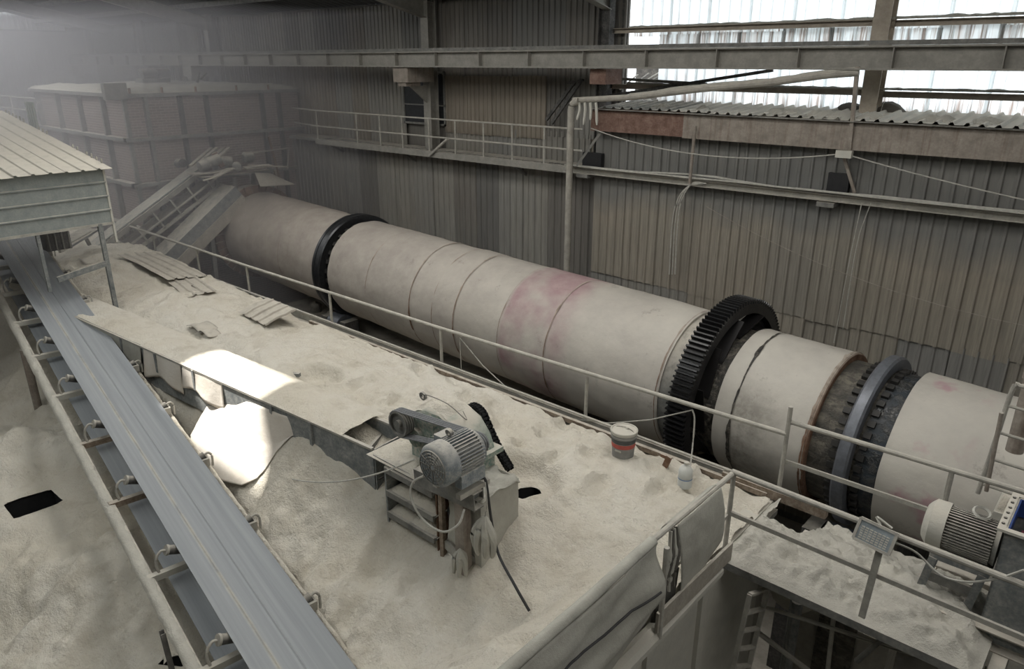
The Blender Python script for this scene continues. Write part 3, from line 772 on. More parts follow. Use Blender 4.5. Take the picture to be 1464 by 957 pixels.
def sand_h(x, y, holes=True):
    x = np.atleast_1d(np.asarray(x, float)); y = np.atleast_1d(np.asarray(y, float))
    h = base_h(x, y)
    h = np.clip(h, 4.8, 7.92)
    slope = np.clip((7.0 - h) / .6, 0, 1)
    h = h + fbm(x * .8, y * .8, 4) * (.15 + .16 * np.clip((6.3 - h) / .4, 0, 1)) * (.4 + slope) + fbm(x * 3.1, y * 3.1, 5) * .10
    h = h + (.3 + .7 * np.clip((6.9 - h) / .3, 0, 1)) * .16 * (.18 - np.abs(fbm(x * 1.25 + 5, y * 1.6, 4)))
    # gullies running down the loose slopes
    h = h - slope * .38 * np.abs(vnoise(x * 1.9 + .6 * y, y * .55 + 4)) - slope * .18 * np.abs(vnoise(x * 5 + 1.5 * y, y * 1.3))
    # trodden footprints over the deck
    deck = np.clip((h - 6.85) / .15, 0, 1) * (x > -9)
    fp = np.clip(vnoise(x * 3.6, y * 4.6) * 2.2 - .28, 0, .4)
    h = h - deck * fp * .30 + deck * np.clip(vnoise(x * 3.6 + .35, y * 4.6 + .2) * 2.2 - .3, 0, .4) * .14
    h = h - .30 * np.exp(-(((x + 9.70) / .48) ** 2 + ((y - 6.15) / .30) ** 2) ** 3)
    # hollow beside the drive
    h = h - .34 * np.exp(-(((x + 5.40) / .55) ** 2 + ((y - 6.22) / .38) ** 2) ** 3)
    if holes:
        for poly, z, dp in HOLES:
            pp = [tuple(at(u, v, z=z))[:2] for u, v in poly]
            cc = np.mean(np.array(pp), axis=0); rr0 = max(np.hypot(*(np.array(q_) - cc)) for q_ in pp)
            d_ = np.hypot(x - cc[0], y - cc[1]) / rr0
            wgt = np.clip((2.0 - d_) / .9, 0, 1); wgt = wgt * wgt * (3 - 2 * wgt)
            h = h * (1 - wgt) + (z + (h - z) * .12) * wgt
            m = inpoly(x, y, pp)
            h = np.where(m, h, h)
    return h
SX0, SX1, SY0, SY1, SG = -25.8, XF - .02, -2.0, 7.80, .05
gx = np.arange(SX0, SX1 + .001, SG); gy = np.arange(SY0, SY1 + .001, SG); gx[-1] = SX1
GX, GY = np.meshgrid(gx, gy)
GH = sand_h(GX.ravel(), GY.ravel()).reshape(GX.shape)
nx, ny = len(gx), len(gy)
vs = np.c_[GX.ravel(), GY.ravel(), GH.ravel()]
ii = (np.arange(ny - 1)[:, None] * nx + np.arange(nx - 1)[None, :]).ravel()
fs = np.c_[ii, ii + 1, ii + nx + 1, ii + nx]
keep = np.ones(len(ii), bool)
HLAB = ['dark rectangular discharge opening in the powder left of the conveyor', 'dark discharge opening in the powder behind the wrapped head box', 'dark slot opening in the powder beside the conveyor at the bottom edge']
for (poly, z, dp), lb in zip(HOLES, HLAB):
    pp = [tuple(at(u, v, z=z))[:2] for u, v in poly]
    ins = inpoly(vs[:, 0], vs[:, 1], pp)
    keep &= ~ins[fs].all(axis=1)
    for k_ in np.nonzero(ins)[0]:
        best = None
        for i_ in range(len(pp)):
            a_ = np.array(pp[i_]); b_ = np.array(pp[(i_ + 1) % len(pp)]); ab = b_ - a_
            t_ = np.clip(((vs[k_, :2] - a_) @ ab) / (ab @ ab), 0, 1); q_ = a_ + ab * t_; d2 = ((vs[k_, :2] - q_) ** 2).sum()
            if best is None or d2 < best[0]: best = (d2, q_)
        if best[0] < (SG * 1.5) ** 2: vs[k_, :2] = best[1]
    cxy = np.mean(np.array(pp), axis=0)
    q = [V(cxy[0] + (p[0] - cxy[0]) * 1.12, cxy[1] + (p[1] - cxy[1]) * 1.12, 0) for p in pp]
    gz_ = [float(sand_h(p.x, p.y)[0]) - .03 for p in q]
    mb = MB(); n_ = len(q)
    mb.v = [V(p.x, p.y, g) for p, g in zip(q, gz_)] + [V(p.x, p.y, z - dp) for p in q]
    mb.f = [(i, (i + 1) % n_, n_ + (i + 1) % n_, n_ + i) for i in range(n_)] + [tuple(range(n_, 2 * n_))]
    tag(mb.build('discharge_hopper', M['dark'], sharp=30), lb, 'opening')  # near-black colour puts the shade of the opening into the hopper walls
fs = fs[keep]
me = bpy.data.meshes.new('powder_bed'); me.from_pydata(vs.tolist(), [], fs.tolist()); me.materials.append(M['sand'])
me.polygons.foreach_set('use_smooth', [True] * len(me.polygons))
sb = bpy.data.objects.new('powder_bed', me); COL.objects.link(sb)
tag(sb, 'drifts of pale kaolin powder filling the bin top to the deck edge', 'powder', kind='stuff')
def sh(x, y): return float(sand_h(x, y, False)[0])

# platform on the right
PY0, PY1 = 6.46, 7.95
pf = thing('work_platform', 'raised platform under thick grey powder at the right of the bin', 'platform', (-1.4, 7.2, 3))
for a, b in (((XF + .02, PY0), (-.25, 7.34)), ((XF + .02, 7.34), (-2.63, PY1 - .15)), ((-2.06, 7.34), (-.25, PY1 - .15))):
    MB().bb((*a, 6.86), (*b, 6.93)).build('deck_plate', M['steel'], pf)
MB().channel((XF + .02, PY0, 6.885), (-.25, PY0, 6.885), .05, .09, .01, -1).build('edge_channel', M['steel'], pf)
for x in (-2.2, -.35):
    MB().bb((x - .06, 7.6, 3), (x + .06, 7.72, 6.86)).build('leg', M['frame'], pf)
def psand(x, y):
    u = (x - XF) / (2.45); v = (y - PY0) / (PY1 - PY0)
    e = min(1, u / .05 + .3, (1 - u) / .1, v / .12, (1 - v) / .1 + .2)
    h = 6.93 + max(0, e) * (.11 + .11 * n1(x * 1.8, y * 1.8) + .09 * n1(x * 5, y * 5) + .05 * n1(x * 13, y * 13))
    h += .10 * math.exp(-((x + .75) ** 2 / .08 + (y - 7.2) ** 2 / .1))
    h -= .10 * math.exp(-((x + 2.1) ** 2 + (y - 6.95) ** 2) / .012)
    return h
def pmask(x, y): return not (-2.62 < x < -2.06 and y > 7.36)
mb = MB(); cnt = 110; cm = 66
P_ = [[V(XF + 2.47 * i / cnt, PY0 + (PY1 - .15 - PY0) * j / cm, psand(XF + 2.47 * i / cnt, PY0 + (PY1 - .15 - PY0) * j / cm)) for i in range(cnt + 1)] for j in range(cm + 1)]
mb.v = [p for r in P_ for p in r]
for j in range(cm):
    for i in range(cnt):
        c = P_[j][i]
        if pmask(c.x, c.y): mb.f.append((j * (cnt + 1) + i, j * (cnt + 1) + i + 1, (j + 1) * (cnt + 1) + i + 1, (j + 1) * (cnt + 1) + i))
o = mb.build('platform_powder', M['gsand'], sharp=80)
tag(o, 'thick lumpy grey powder lying on the right platform', 'powder', kind='stuff')

# ------------------------------------------------------------------ rotary kiln
KA = V(0, 10.74421672, 6.64934588); KD = V(0.99889252, -0.04276382, -0.01962095)
kl = thing('rotary_kiln', 'huge long rotary kiln drum with black girth gear across the hall', 'kiln', KA)
kl.rotation_mode = 'QUATERNION'; kl.rotation_quaternion = KD.to_track_quat('X', 'Z')
XA = (1, 0, 0)
def kp(name, prof, mat, n=96, dent=0, **k):
    mb = MB().lathe((0, 0, 0), XA, prof, n, False)
    if dent:
        for i, p in enumerate(mb.v):
            a = math.atan2(p.y, p.z); r = math.hypot(p.y, p.z)
            d = 1 + dent * (n1(p.x * 1.1 + 3, a * 2.2) + .5 * n1(p.x * 2.6, a * 5))
            mb.v[i] = V(p.x, p.y * d, p.z * d)
    return mb.build(name, M[mat], kl, local=True, **k)
def clad(x0, x1, r, dent=.018, seam=True):
    n = max(2, int((x1 - x0) / .12)); pr = [(x0, r - .05), (x0, r + .004)] + [(x0 + .02 + (x1 - x0 - .02) * i / n, r - (.004 if i == n else 0)) for i in range(n + 1)] + [(x1, r - .05)]
    return kp('cladding_band', pr, 'clad', 96, dent)
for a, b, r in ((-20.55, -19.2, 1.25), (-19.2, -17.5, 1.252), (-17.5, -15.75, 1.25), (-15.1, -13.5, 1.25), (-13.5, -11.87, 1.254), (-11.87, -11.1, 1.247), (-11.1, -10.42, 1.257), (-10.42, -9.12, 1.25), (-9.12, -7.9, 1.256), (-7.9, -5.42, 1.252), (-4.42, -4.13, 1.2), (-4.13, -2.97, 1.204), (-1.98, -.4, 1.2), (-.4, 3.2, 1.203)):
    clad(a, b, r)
def seam(x, r, w, mat='rust', s=0):
    mb = MB(); n = 180
    for k in range(n + 1):
        a = 2 * math.pi * k / n
        ww = w * (.35 + 1.6 * max(0, n1(a * 5 + x, s + x * 3)) + .5 * abs(n1(a * 17, x)))
        for q in (-ww, ww * .6):
            mb.v.append(V(x + q + .01 * n1(a * 4, x), -math.sin(a) * r, math.cos(a) * r))
    mb.f = [(2 * k, 2 * k + 1, 2 * k + 3, 2 * k + 2) for k in range(n)]
    return mb.build('seam_stain', M[mat], kl, local=True)
for x, r, w in ((-19.2, 1.262, .012), (-17.5, 1.262, .012), (-13.5, 1.263, .014), (-11.87, 1.264, .035), (-11.1, 1.264, .02), (-10.42, 1.266, .03), (-9.12, 1.266, .012), (-7.9, 1.267, .022), (-5.46, 1.262, .02), (-4.13, 1.217, .035), (-3.0, 1.218, .035), (-.4, 1.215, .012)):
    seam(x, r, w, 'bare' if .033 < w < .036 and x > -5 and x < -3.5 else 'rust')
kp('core_shell', [(-20.6, 1.1), (-15.4, 1.1), (-15.2, 1.12), (-5.3, 1.12)], 'bare', 64)
kp('end_ring', [(-5.42, 1.1), (-5.42, 1.215), (-5.08, 1.215), (-5.08, 1.1)], 'steel', 96)
kp('bare_shell', [(-5.1, 1.12), (-4.4, 1.12)], 'bare', 96)
kp('bare_shell', [(-3.0, 1.10), (-2.45, 1.10), (-2.2, 1.10)], 'bare2', 96)
kp('bare_shell', [(-2.3, 1.11), (-1.95, 1.11)], 'bare3', 96)
kp('closing_ring', [(-2.99, 1.09), (-2.99, 1.207), (-2.965, 1.21), (-2.95, 1.19), (-2.95, 1.09)], 'rust', 96)
for x0, x1, r, m in ((-15.68, -15.34, 1.36, 'tyre1'), (-2.52, -2.34, 1.315, 'tyre')):
    w = x1 - x0
    pr = [(x0, 1.13), (x0, r - .03), (x0 + .03, r), (x0 + w * .35, r), (x0 + w * .36, r - (.012 if m == 'tyre1' else 0)), (x0 + w * .62, r - (.012 if m == 'tyre1' else 0)), (x0 + w * .63, r), (x1 - .03, r), (x1, r - .03), (x1, 1.13)]
    kp('riding_tyre', pr, m, 112)
# bolster pads both sides of the near tyre, and of the far one
padm = {}
for xs, rr_, nP, s in (((-2.61, -2.25), 1.135, 44, (.10, .085, .05)), ((-15.27,), 1.15, 30, (.12, .10, .06))):
    for x in xs:
        for k in range(nP):
            a = 2 * math.pi * (k + (.5 if x == -2.25 else 0)) / nP
            key = s
            if key not in padm: padm[key] = MB().box((0, 0, 0), s).mesh('tyre_pad', M['padsteel'])
            o = bpy.data.objects.new('tyre_pad', padm[key]); COL.objects.link(o); o.parent = kl
            o.location = (x, -math.sin(a) * rr_, math.cos(a) * rr_); o.rotation_euler = (a, 0, 0)
# girth gear: rim, teeth one by one, spring plates
gg = kp('girth_gear', [(-5.03, 1.40), (-5.03, 1.565), (-4.68, 1.565), (-4.68, 1.40), (-4.80, 1.40), (-4.80, 1.34), (-4.90, 1.34), (-4.90, 1.40), (-5.03, 1.40)], 'gear', 120)
tm = MB(); tm.add([(-.175, -.026, 0), (-.175, .026, 0), (-.175, .013, .075), (-.175, -.013, .075), (.175, -.026, 0), (.175, .026, 0), (.175, .013, .075), (.175, -.013, .075)],
                  [(0, 1, 2, 3), (7, 6, 5, 4), (0, 4, 5, 1), (1, 5, 6, 2), (2, 6, 7, 3), (3, 7, 4, 0)])
tm = tm.mesh('gear_tooth', M['tooth'])
NT = 116
for k in range(NT):
    a = 2 * math.pi * k / NT
    o = bpy.data.objects.new('gear_tooth', tm); COL.objects.link(o); o.parent = gg
    o.location = (-4.855, -math.sin(a) * 1.562, math.cos(a) * 1.562); o.rotation_euler = (a, 0, 0)
for k in range(12):
    a = 2 * math.pi * k / 12 + .15
    q = MB(); n_ = 6
    a2 = a + .62
    p0 = V(0, -math.sin(a) * 1.38, math.cos(a) * 1.38); p1 = V(0, -math.sin(a2) * 1.13, math.cos(a2) * 1.13)
    q.bar(p0 + V(-4.72, 0, 0), p1 + V(-4.72, 0, 0), .26, .02, ((p0 + p1) / 2).normalized())
    q.build('spring_plate', M['black'], gg, local=True)
# inlet end: seal plates round the drum mouth
kp('end_plate', [(-20.56, 1.25), (-20.6, 1.16), (-20.6, .7)], 'clad', 64)
for k in range(36):
    a = 2 * math.pi * k / 36
    o = MB().box((0, 0, 0), (.1, .2, .32), None)
    if k == 0: slm = o.mesh('seal_plate', M['rust'])
    q = bpy.data.objects.new('seal_plate', slm); COL.objects.link(q); q.parent = kl
    q.location = (-20.85, -math.sin(a) * 1.27, math.cos(a) * 1.27); q.rotation_euler = (a, .12, 0)
kp('inlet_hood', [(-20.9, 1.12), (-20.9, 1.36), (-21.25, 1.4), (-21.25, .9)], 'steel', 48)
# drips of grease: tyre piers and rollers under the drum
for x, lb in ((-15.5, 'concrete pier with rollers under the far riding tyre'), (-2.43, 'dark concrete pier with rollers under the near riding tyre')):
    c = KA + KD * (x / KD.x if False else x)
    pr_ = thing('roller_pier', lb, 'pier', (c.x, c.y, 3), 'kiln piers')
    MB().bb((c.x - .6, c.y - 1.35, 3), (c.x + .6, c.y + 1.35, 5.0)).build('block', M['concrete'] if x < -5 else M['steel_dk'], pr_)
    for s in (-1, 1):
        r0 = V(c.x, c.y + s * .78, c.z - 1.36 * .86 - .27)
        MB().cyl(r0 - V(.22, 0, 0), r0 + V(.22, 0, 0), .30, n=24).build('roller', M['tyre'], pr_)
        for k in (-1, 1):
            MB().box(r0 + V(k * .4, 0, -.05), (.22, .42, .5)).build('bearing_block', M['steel_dk'], pr_)
# spilled lumps below the far tyre
for k, (u, v, r) in enumerate(((452, 440, .20), (492, 458, .24), (505, 464, .17), (472, 452, .15))):
    c = at(u, v, z=5.3)
    b = MB()
    b.grid(lambda a, e, c=c, r=r: c + V(math.cos(a * 6.283) * math.sin(e * 3.1416), math.sin(a * 6.283) * math.sin(e * 3.1416), math.cos(e * 3.1416)) * r * (1 + .5 * n1(a * 4 + c.x, e * 4)), 14, 9)
    tag(b.build('powder_lump', M['ground'], sharp=80), ['powder lump below the far tyre, leftmost of the four', 'powder lump below the far tyre, largest of the four', 'powder lump below the far tyre, rightmost of the four', 'small powder lump between others below the far tyre'][k], 'lump', 'lumps below the far tyre')
mb = MB().bb((-19, 8.2, 3), (-9, 12.6, 5.2))
tag(mb.build('trench_ledge', M['ground']), 'dusty ledge in the trench between deck edge and kiln', 'ledge')

# ------------------------------------------------------------------ guard rails
def railing(name, lb, pts, posts, zlo, top=.03, mid=None, matr='rail'):
    t = thing(name, lb, 'railing', ((pts[0] + pts[-1]) / 2) - V(0, 0, 1))
    MB().tube(pts, top, 10).build('top_rail', M[matr], t)
    if mid:
        MB().bar(pts[0] - V(0, 0, mid), pts[-1] - V(0, 0, mid), .03, .05).build('mid_rail', M['rail'], t)
    for i, p in enumerate(posts):
        MB().cyl(p - V(0, 0, zlo[i] if isinstance(zlo, (list, tuple)) else zlo), p, .027, n=8).build('post', M[matr], t)
    return t
zr = 7.74
P0 = [V(-21.9, 8.0, zr), V(-15.1, 8.0, zr - .03), V(-8.73, 8.0, zr), V(-2.72, 8.0, zr + .1)]
g1 = railing('guard_rail', 'long pale guard rail along the deck edge beside the kiln', P0, [V(x, 8.0, zr - .02) for x in (-21.9, -19.8, -17.4, -15.07, -11.93, -8.73, -5.65)], .75)
MB().cyl((-2.72, 8.0, 7.05), (-2.72, 8.0, 8.2), .028, n=8).build('post', M['rail'], g1)
g2 = railing('guard_rail', 'guard rail at the rear of the powdery platform before the near kiln end', [V(-2.71, 8.02, 8.0), V(-.1, 8.02, 8.03), V(2.6, 8.02, 8.04)], [V(-1.0, 8.02, 8.0), V(.8, 8.02, 8.02), V(2.58, 8.02, 8.03)], 1.05, mid=.53)
g3 = railing('guard_rail', 'front guard rail of the platform carrying the floodlight', [V(-2.70, PY0 + .02, 8.02), V(-.1, PY0 + .02, 7.97), V(1.6, PY0 + .02, 7.95)], [V(-2.68, PY0 + .02, 8.0), V(1.58, PY0 + .02, 7.95)], 1.1, mid=.49)
MB().bar(at(1232, 882, y=PY0 - .02), at(1258, 785, y=PY0 - .02), .06, .03, (0, 1, 0)).build('flat_post', M['rail'], g3)
g4 = railing('guard_rail', 'guard rail over the bin front wall where tarpaulins hang', [V(-2.69, PY0 + .02, 8.0), V(-2.69, 4.9, 8.03), V(-2.69, 3.0, 7.98), V(-2.69, 1.0, 7.95)], [V(-2.57, 4.95, 7.99), V(-2.53, 3.1, 7.94), V(-2.57, 1.2, 7.95)], 1.0)
MB().bar((-2.69, PY0, 7.5), (-2.69, 5.0, 7.48), .03, .04).build('mid_rail', M['rail'], g4)
# ------------------------------------------------------------------ belt conveyor in front
BO = V(-5.53347362, 2.95887959, 6.13471756); BD = V(-1, .13927, .12379).normalized()
bx_ = BD; by_ = V(0, 0, 1).cross(bx_).normalized(); bz_ = bx_.cross(by_)
bvc = thing('belt_conveyor', 'long grey belt conveyor crossing the lower left corner up into the shed', 'conveyor', BO)
bvc.rotation_mode = 'QUATERNION'; bvc.rotation_quaternion = Matrix((bx_, by_, bz_)).transposed().to_quaternion()
def BW(x, y, z): return BO + bx_ * x + by_ * y + bz_ * z
X0, X1 = -2.0, 15.5
prof = [(-.43, .075), (-.40, .068), (-.30, .03), (-.22, .004), (-.14, 0), (-.06, 0), (-.045, .012), (-.03, 0), (.10, 0), (.15, .006), (.165, .016), (.18, .004), (.22, .004), (.30, .03), (.40, .068), (.43, .075)]
mb = MB(); m = len(prof); nL = 60
for off in (0, -.014):
    for i in range(nL + 1):
        x = X0 + (X1 - X0) * i / nL
        for y, z in prof: mb.v.append(V(x, y, z + off + .006 * n1(x * .8, y * 3)))
for k in range(2):
    for i in range(nL):
        for j in range(m - 1):
            a = k * (nL + 1) * m + i * m + j
            mb.f.append((a, a + 1, a + m + 1, a + m) if k else (a, a + m, a + m + 1, a + 1))
n_ = (nL + 1) * m
for i in range(nL):
    for j in (0, m - 1):
        a = i * m + j; mb.f.append((a, a + m, a + m + n_, a + n_))
mb.build('belt', M['belt'], bvc, local=True)
MB().bb((X0, -.36, -.40), (X1, .56, -.385)).build('return_belt', M['belt'], bvc, local=True)
MB().channel((X0, .80, -.30), (X1, .80, -.30), .07, .16, .012, 1).build('stringer', M['steel'], bvc, local=True)
MB().channel((X0, -.54, -.22), (X1, -.54, -.22), .06, .14, .012, -1).build('stringer', M['steel'], bvc, local=True)
for y, z, w, sd_ in ((.80, -.23, .075, 1), (-.54, -.155, .042, 2)):
    def pw(u, v, y=y, z=z, w=w, sd_=sd_):
        x = X0 + (X1 - X0) * u; a = math.pi * v
        h = .03 + .045 * abs(n1(x * 3, sd_)) + .02 * n1(x * 14, sd_ + 3)
        return V(x, y + (w + .012 * n1(x * 9, sd_ * 7)) * math.cos(a), z - .03 + (h + .02) * math.sin(a))
    MB().grid(pw, 320, 6).build('settled_powder', M['sand'] if sd_ == 2 else M['gsand'], bvc, local=True, sharp=80)
for k in range(9):
    x = .75 + 1.66 * k
    MB().bar((x, -.56, -.24), (x, .80, -.24), .07, .09).build('cross_member', M['timber'] if k in (2, 3) else M['white'], bvc, local=True)
    for s in (1, -1):
        r0 = V(x + .06, s * .26, -.075); r1 = V(x + .06, s * .52, .035)
        MB().cyl(r0, r1, .058, n=16).build('idler_roller', M['steel_dk'], bvc, local=True)
        br_ = MB()
        if s > 0:
            br_.tube(spline([V(x + .06, .55, .04), V(x + .06, .60, .055), V(x + .04, .66, 0), V(x + .02, .68, -.10), V(x, .66, -.22)], 5), .017, 7)
            br_.cyl((x + .06, .52, .035), (x + .06, .545, .046), .066, n=14)
        else:
            br_.tube(spline([V(x + .06, -.50, .035), V(x + .06, -.57, .06), V(x + .04, -.61, .0), V(x, -.60, -.14)], 5), .017, 7)
            br_.box((x + .05, -.50, -.05), (.16, .10, .13))
        br_.build('idler_bracket', M['rail'], bvc, local=True)
for x, m_, r in ((9.75, 'fascia', .07),):
    p = BW(x, .82, -.36)
    leg = MB().cyl((p.x, p.y, 5.6), p, r, n=14)
    leg.v = [q - BO for q in leg.v]
    iq = bvc.rotation_quaternion.inverted()
    leg.v = [iq @ q for q in leg.v]
    leg.build('leg', M[m_], bvc, local=True)
lg = MB()
for dx in (0, .07): lg.bar((1.55 + dx, .90, -.30), (1.15 + dx, .92, -.95), .05, .02)
lg.build('leg', M['steel_dk'], bvc, local=True)

# ------------------------------------------------------------------ corrugated shed over the conveyor
XS, YS = -16.0, 5.72
shd = thing('conveyor_shed', 'ribbed sheet metal shed roofing the conveyor at the left edge', 'shed', (XS, 4, 7.2))
ztop, zbot = 10.03, 8.93
for k in range(4):
    z0 = zbot + k * .275
    q = MB()
    q.bb((XS - .012, -1, z0), (XS, YS, z0 + .262))
    q.add([(XS, -1, z0 + .235), (XS, YS, z0 + .235), (XS + .035, YS, z0 + .25), (XS + .035, -1, z0 + .25), (XS + .035, YS, z0 + .27), (XS + .035, -1, z0 + .27), (XS, YS, z0 + .28), (XS, -1, z0 + .28)],
          [(0, 3, 2, 1), (3, 5, 4, 2), (5, 7, 6, 4), (1, 2, 4, 6), (0, 7, 5, 3), (0, 1, 6, 7)])
    q.build('siding_sheet', M['siding'], shd)
MB().bb((XS - .03, YS - .02, zbot - .42), (XS + .02, YS + .02, ztop)).build('corner_trim', M['white'], shd)
MB().bar((XS, -1, zbot - .02), (XS, YS, zbot - .02), .05, .05).build('bottom_angle', M['rail'], shd)
sl = .135
for k in range(8):
    y1 = YS + .12 - k * .86
    MB().rib_sheet((XS + .18, y1, ztop - .02 + (k % 2) * .012), (0, -1, 0), (-1, 0, sl), (sl, 0, 1), .88, 6.4, .29, .026, nl=1).build('roof_sheet', M['shedroof'], shd)
for k in range(26):
    x = XS - .3 - k * .24
    if n1(k * .7, 3) > -.12:
        MB().box((x, YS + .11, ztop + (XS - x) * sl + .05), (.03, .03, .06 + .06 * abs(n1(k, 8)))).build('edge_tab', M['rail'], shd)
q = MB()
for k in range(4): q.bar((-20.2 - k * .16, YS + .25, 10.35), (-20.2 - k * .16, YS + .25, 11.12), .12, .02, (0, 1, 0))
q.build('gable_sheet', M['siding'], shd)
MB().bb((XS - .05, 5.42, 7.1), (XS + .03, 5.50, zbot)).build('post', M['frame'], shd)
MB().bb((XS - .05, 4.30, 7.75), (XS + .01, 4.36, zbot)).build('post', M['frame'], shd)
MB().bar((XS, 4.5, 7.96), (XS, 5.5, 8.12), .05, .11).build('brace', M['frame'], shd)
MB().bb((-22, 5.42, 7.2), (-21.92, 5.50, 10.5)).build('post', M['frame'], shd)
for z in (9.0,): MB().bar((-22, 5.46, z), (XS, 5.46, z - .1), .05, .08).build('brace', M['frame'], shd)
# things under the shed: a low second conveyor and a rack
lc = thing('low_conveyor', 'small hazy grey conveyor trough seen under the shed corner', 'conveyor', at(110, 345, x=-20))
MB().bar(at(88, 352, x=-20), at(128, 328, x=-21), .5, .05).build('trough', M['frame'], lc)
MB().bar(at(85, 358, x=-19.7), at(130, 333, x=-20.7), .06, .12).build('side_rail', M['rail'], lc)
MB().bar(at(120, 335, x=-20.6), at(128, 350, x=-20.6), .08, .08).build('leg', M['steel'], lc)
rk = thing('motor_rack', 'small dark machine under the shed roof behind the belt', 'machine', at(75, 345, x=-18.5))
c = at(75, 338, x=-18.6)
MB().box(c, (.7, .5, .5)).build('case', M['steel_dk'], rk)
MB().lathe(c + V(.0, -.1, .3), (0, 1, 0), [(0, .1), (.05, .16), (.4, .16), (.45, .1)], 14).build('motor', M['steel'], rk)
for k in range(4): MB().cyl(c + V(.36, -.2 + .14 * k, -.25), c + V(.36, -.2 + .14 * k, .55), .02, n=6).build('bar', M['steel'], rk)

# ------------------------------------------------------------------ feed conveyor, chute and drive deck at the kiln mouth
fa = at(118, 368, x=-21.55); fb = at(292, 236, x=-21.55)
fcv = thing('feed_conveyor', 'inclined lattice conveyor rising along the brick chamber to the kiln mouth', 'conveyor', fa)
up = V(0, 0, 1); fd = (fb - fa).normalized(); fu = V(1, 0, 0).cross(fd).normalized()
if fu.z < 0: fu = -fu
for dx in (-.32, .32):
    MB().bar(fa + V(dx, 0, 0) + fu * .0, fb + V(dx, 0, 0), .05, .14, fu).build('top_chord', M['beam'], fcv)
    MB().bar(fa + V(dx, 0, 0) - fu * .62, fb + V(dx, 0, 0) - fu * .62, .05, .09, fu).build('bottom_chord', M['rail'], fcv)
    for k in range(7):
        p = fa.lerp(fb, (k + .5) / 7) + V(dx, 0, 0)
        MB().bar(p, p - fu * .62, .05, .05).build('lattice_bar', M['rail'], fcv)
MB().bar(fa + fu * .1, fb + fu * .1, .56, .03, fu).build('belt', M['siding'], fcv)
MB().bar(fa + V(.4, 0, 0) - fu * .36, fb + V(.4, 0, 0) - fu * .36, .02, .05, fu).build('pull_cord_rail', M['rail'], fcv)
MB().bar(fa - fu * .4, fb - fu * .4, .5, .03, fu).build('return_belt', M['steel_dk'], fcv)
for s in (.1, .5):
    p = fa.lerp(fb, s)
    MB().bar(V(p.x, p.y, 3), p - fu * .6, .1, .1).build('leg', M['steel'], fcv)
ca = at(222, 385, x=-20.75); cb_ = at(335, 274, x=-20.75)
chd = (cb_ - ca).normalized(); chu = V(1, 0, 0).cross(chd); chu = chu if chu.z > 0 else -chu
cht = thing('feed_chute', 'wide square chute leaning up to the kiln mouth behind the guard rail', 'chute', ca)
MB().bar(ca + chu * .1, cb_ + chu * .1, .75, .34, chu).build('upper_duct', M['frame'], cht)
MB().bar(ca - chu * .22 + V(.2, 0, 0), cb_ - chu * .22 + V(.2, 0, 0), .4, .32, chu).build('lower_duct', M['scrap'], cht)
for s in (.25, .6): 
    p = ca.lerp(cb_, s); MB().bar(V(p.x, p.y, 3), p - chu * .3, .12, .12).build('support_leg', M['steel'], cht)
# platform of plates on the kiln mouth
HP = at(330, 247, y=10.6)
hd = thing('mouth_platform', 'rickety platform of dusty plates and planks over the kiln mouth', 'platform', HP)
rr = random.Random(9)
for k, (u0, v0, u1, v1, w) in enumerate(((273, 249, 352, 240, .45), (285, 253, 380, 243, .3), (300, 255, 330, 240, .5), (350, 240, 388, 236, .35), (355, 236, 410, 238, .12), (290, 258, 316, 250, .2))):
    a = at(u0, v0, x=-20.9 + .15 * k); b = at(u1, v1, x=-21.0 + .2 * k)
    MB().bar(a, b, w, .03, (rr.uniform(-.1, .1), rr.uniform(-.1, .1), 1)).build('plank', M['scrap'], hd)
for u, v in ((310, 262), (360, 255), (335, 262)):
    p = at(u, v - 8, x=-21.2); MB().bar(p, p - V(0, 0, 1.6), .1, .1).build('leg', M['steel'], hd)
MB().tube([at(336, 222, x=-21.7), at(414, 211, x=-21.9)], .022, 6).build('hand_rail', M['rail'], hd)
MB().tube([at(413, 211, x=-21.9), at(411, 242, x=-21.9)], .022, 6).build('rail_post', M['rail'], hd)
MB().bar(at(393, 243, x=-21.6), at(400, 276, x=-21.6), .07, .07).build('strut', M['timber'], hd)
MB().bar(at(384, 195, x=-22.0), at(402, 262, x=-22.0), .05, .05).build('strut', M['rust'], hd)
p = [at(364, 246, x=-20.4), at(386, 247, x=-20.6), at(421, 263, x=-20.4), at(372, 266, x=-19.9)]
q = MB().add(p + [k_ - V(0, 0, .02) for k_ in p], [(0, 1, 2, 3), (7, 6, 5, 4), (0, 3, 7, 4), (3, 2, 6, 7), (2, 1, 5, 6), (1, 0, 4, 5)])
tag(q.build('loose_plate', M['scrap']), 'pale four-sided loose plate hanging off the platform over the kiln mouth', 'plate')
kd = thing('conveyor_drive', 'dusty drive gear with ribbed cover plates at the feed conveyor head', 'drive', at(300, 235, x=-21.2))
a = at(272, 237, x=-21.2); b = at(302, 213, x=-21.9)
for k in range(4):
    o = V(.14 * k, .12 * k, .02 * (k % 2))
    MB().bar(a + o, b + o + V(0, 0, .03), .1, .05).build('cover_strip', M['scrap'], kd)
MB().cyl(at(285, 238, x=-20.9), at(297, 228, x=-20.9) + V(0, .35, 0), .15, n=16).build('head_drum', M['steel'], kd)
MB().lathe(at(333, 232, x=-21.1), V(-.3, -1, .15), [(0, .08), (.04, .17), (.45, .17), (.5, .12), (.8, .12), (.84, .05)], 16).build('motor', M['steel'], kd)
MB().lathe(at(339, 237, x=-20.7), V(1, -.6, 0), [(0, .10), (.03, .14), (.22, .14), (.26, .07)], 16).build('gear_hub', M['steel'], kd)
MB().bar(at(306, 218, x=-21.0), at(318, 238, x=-21.0), .1, .14).build('bracket', M['rust'], kd)
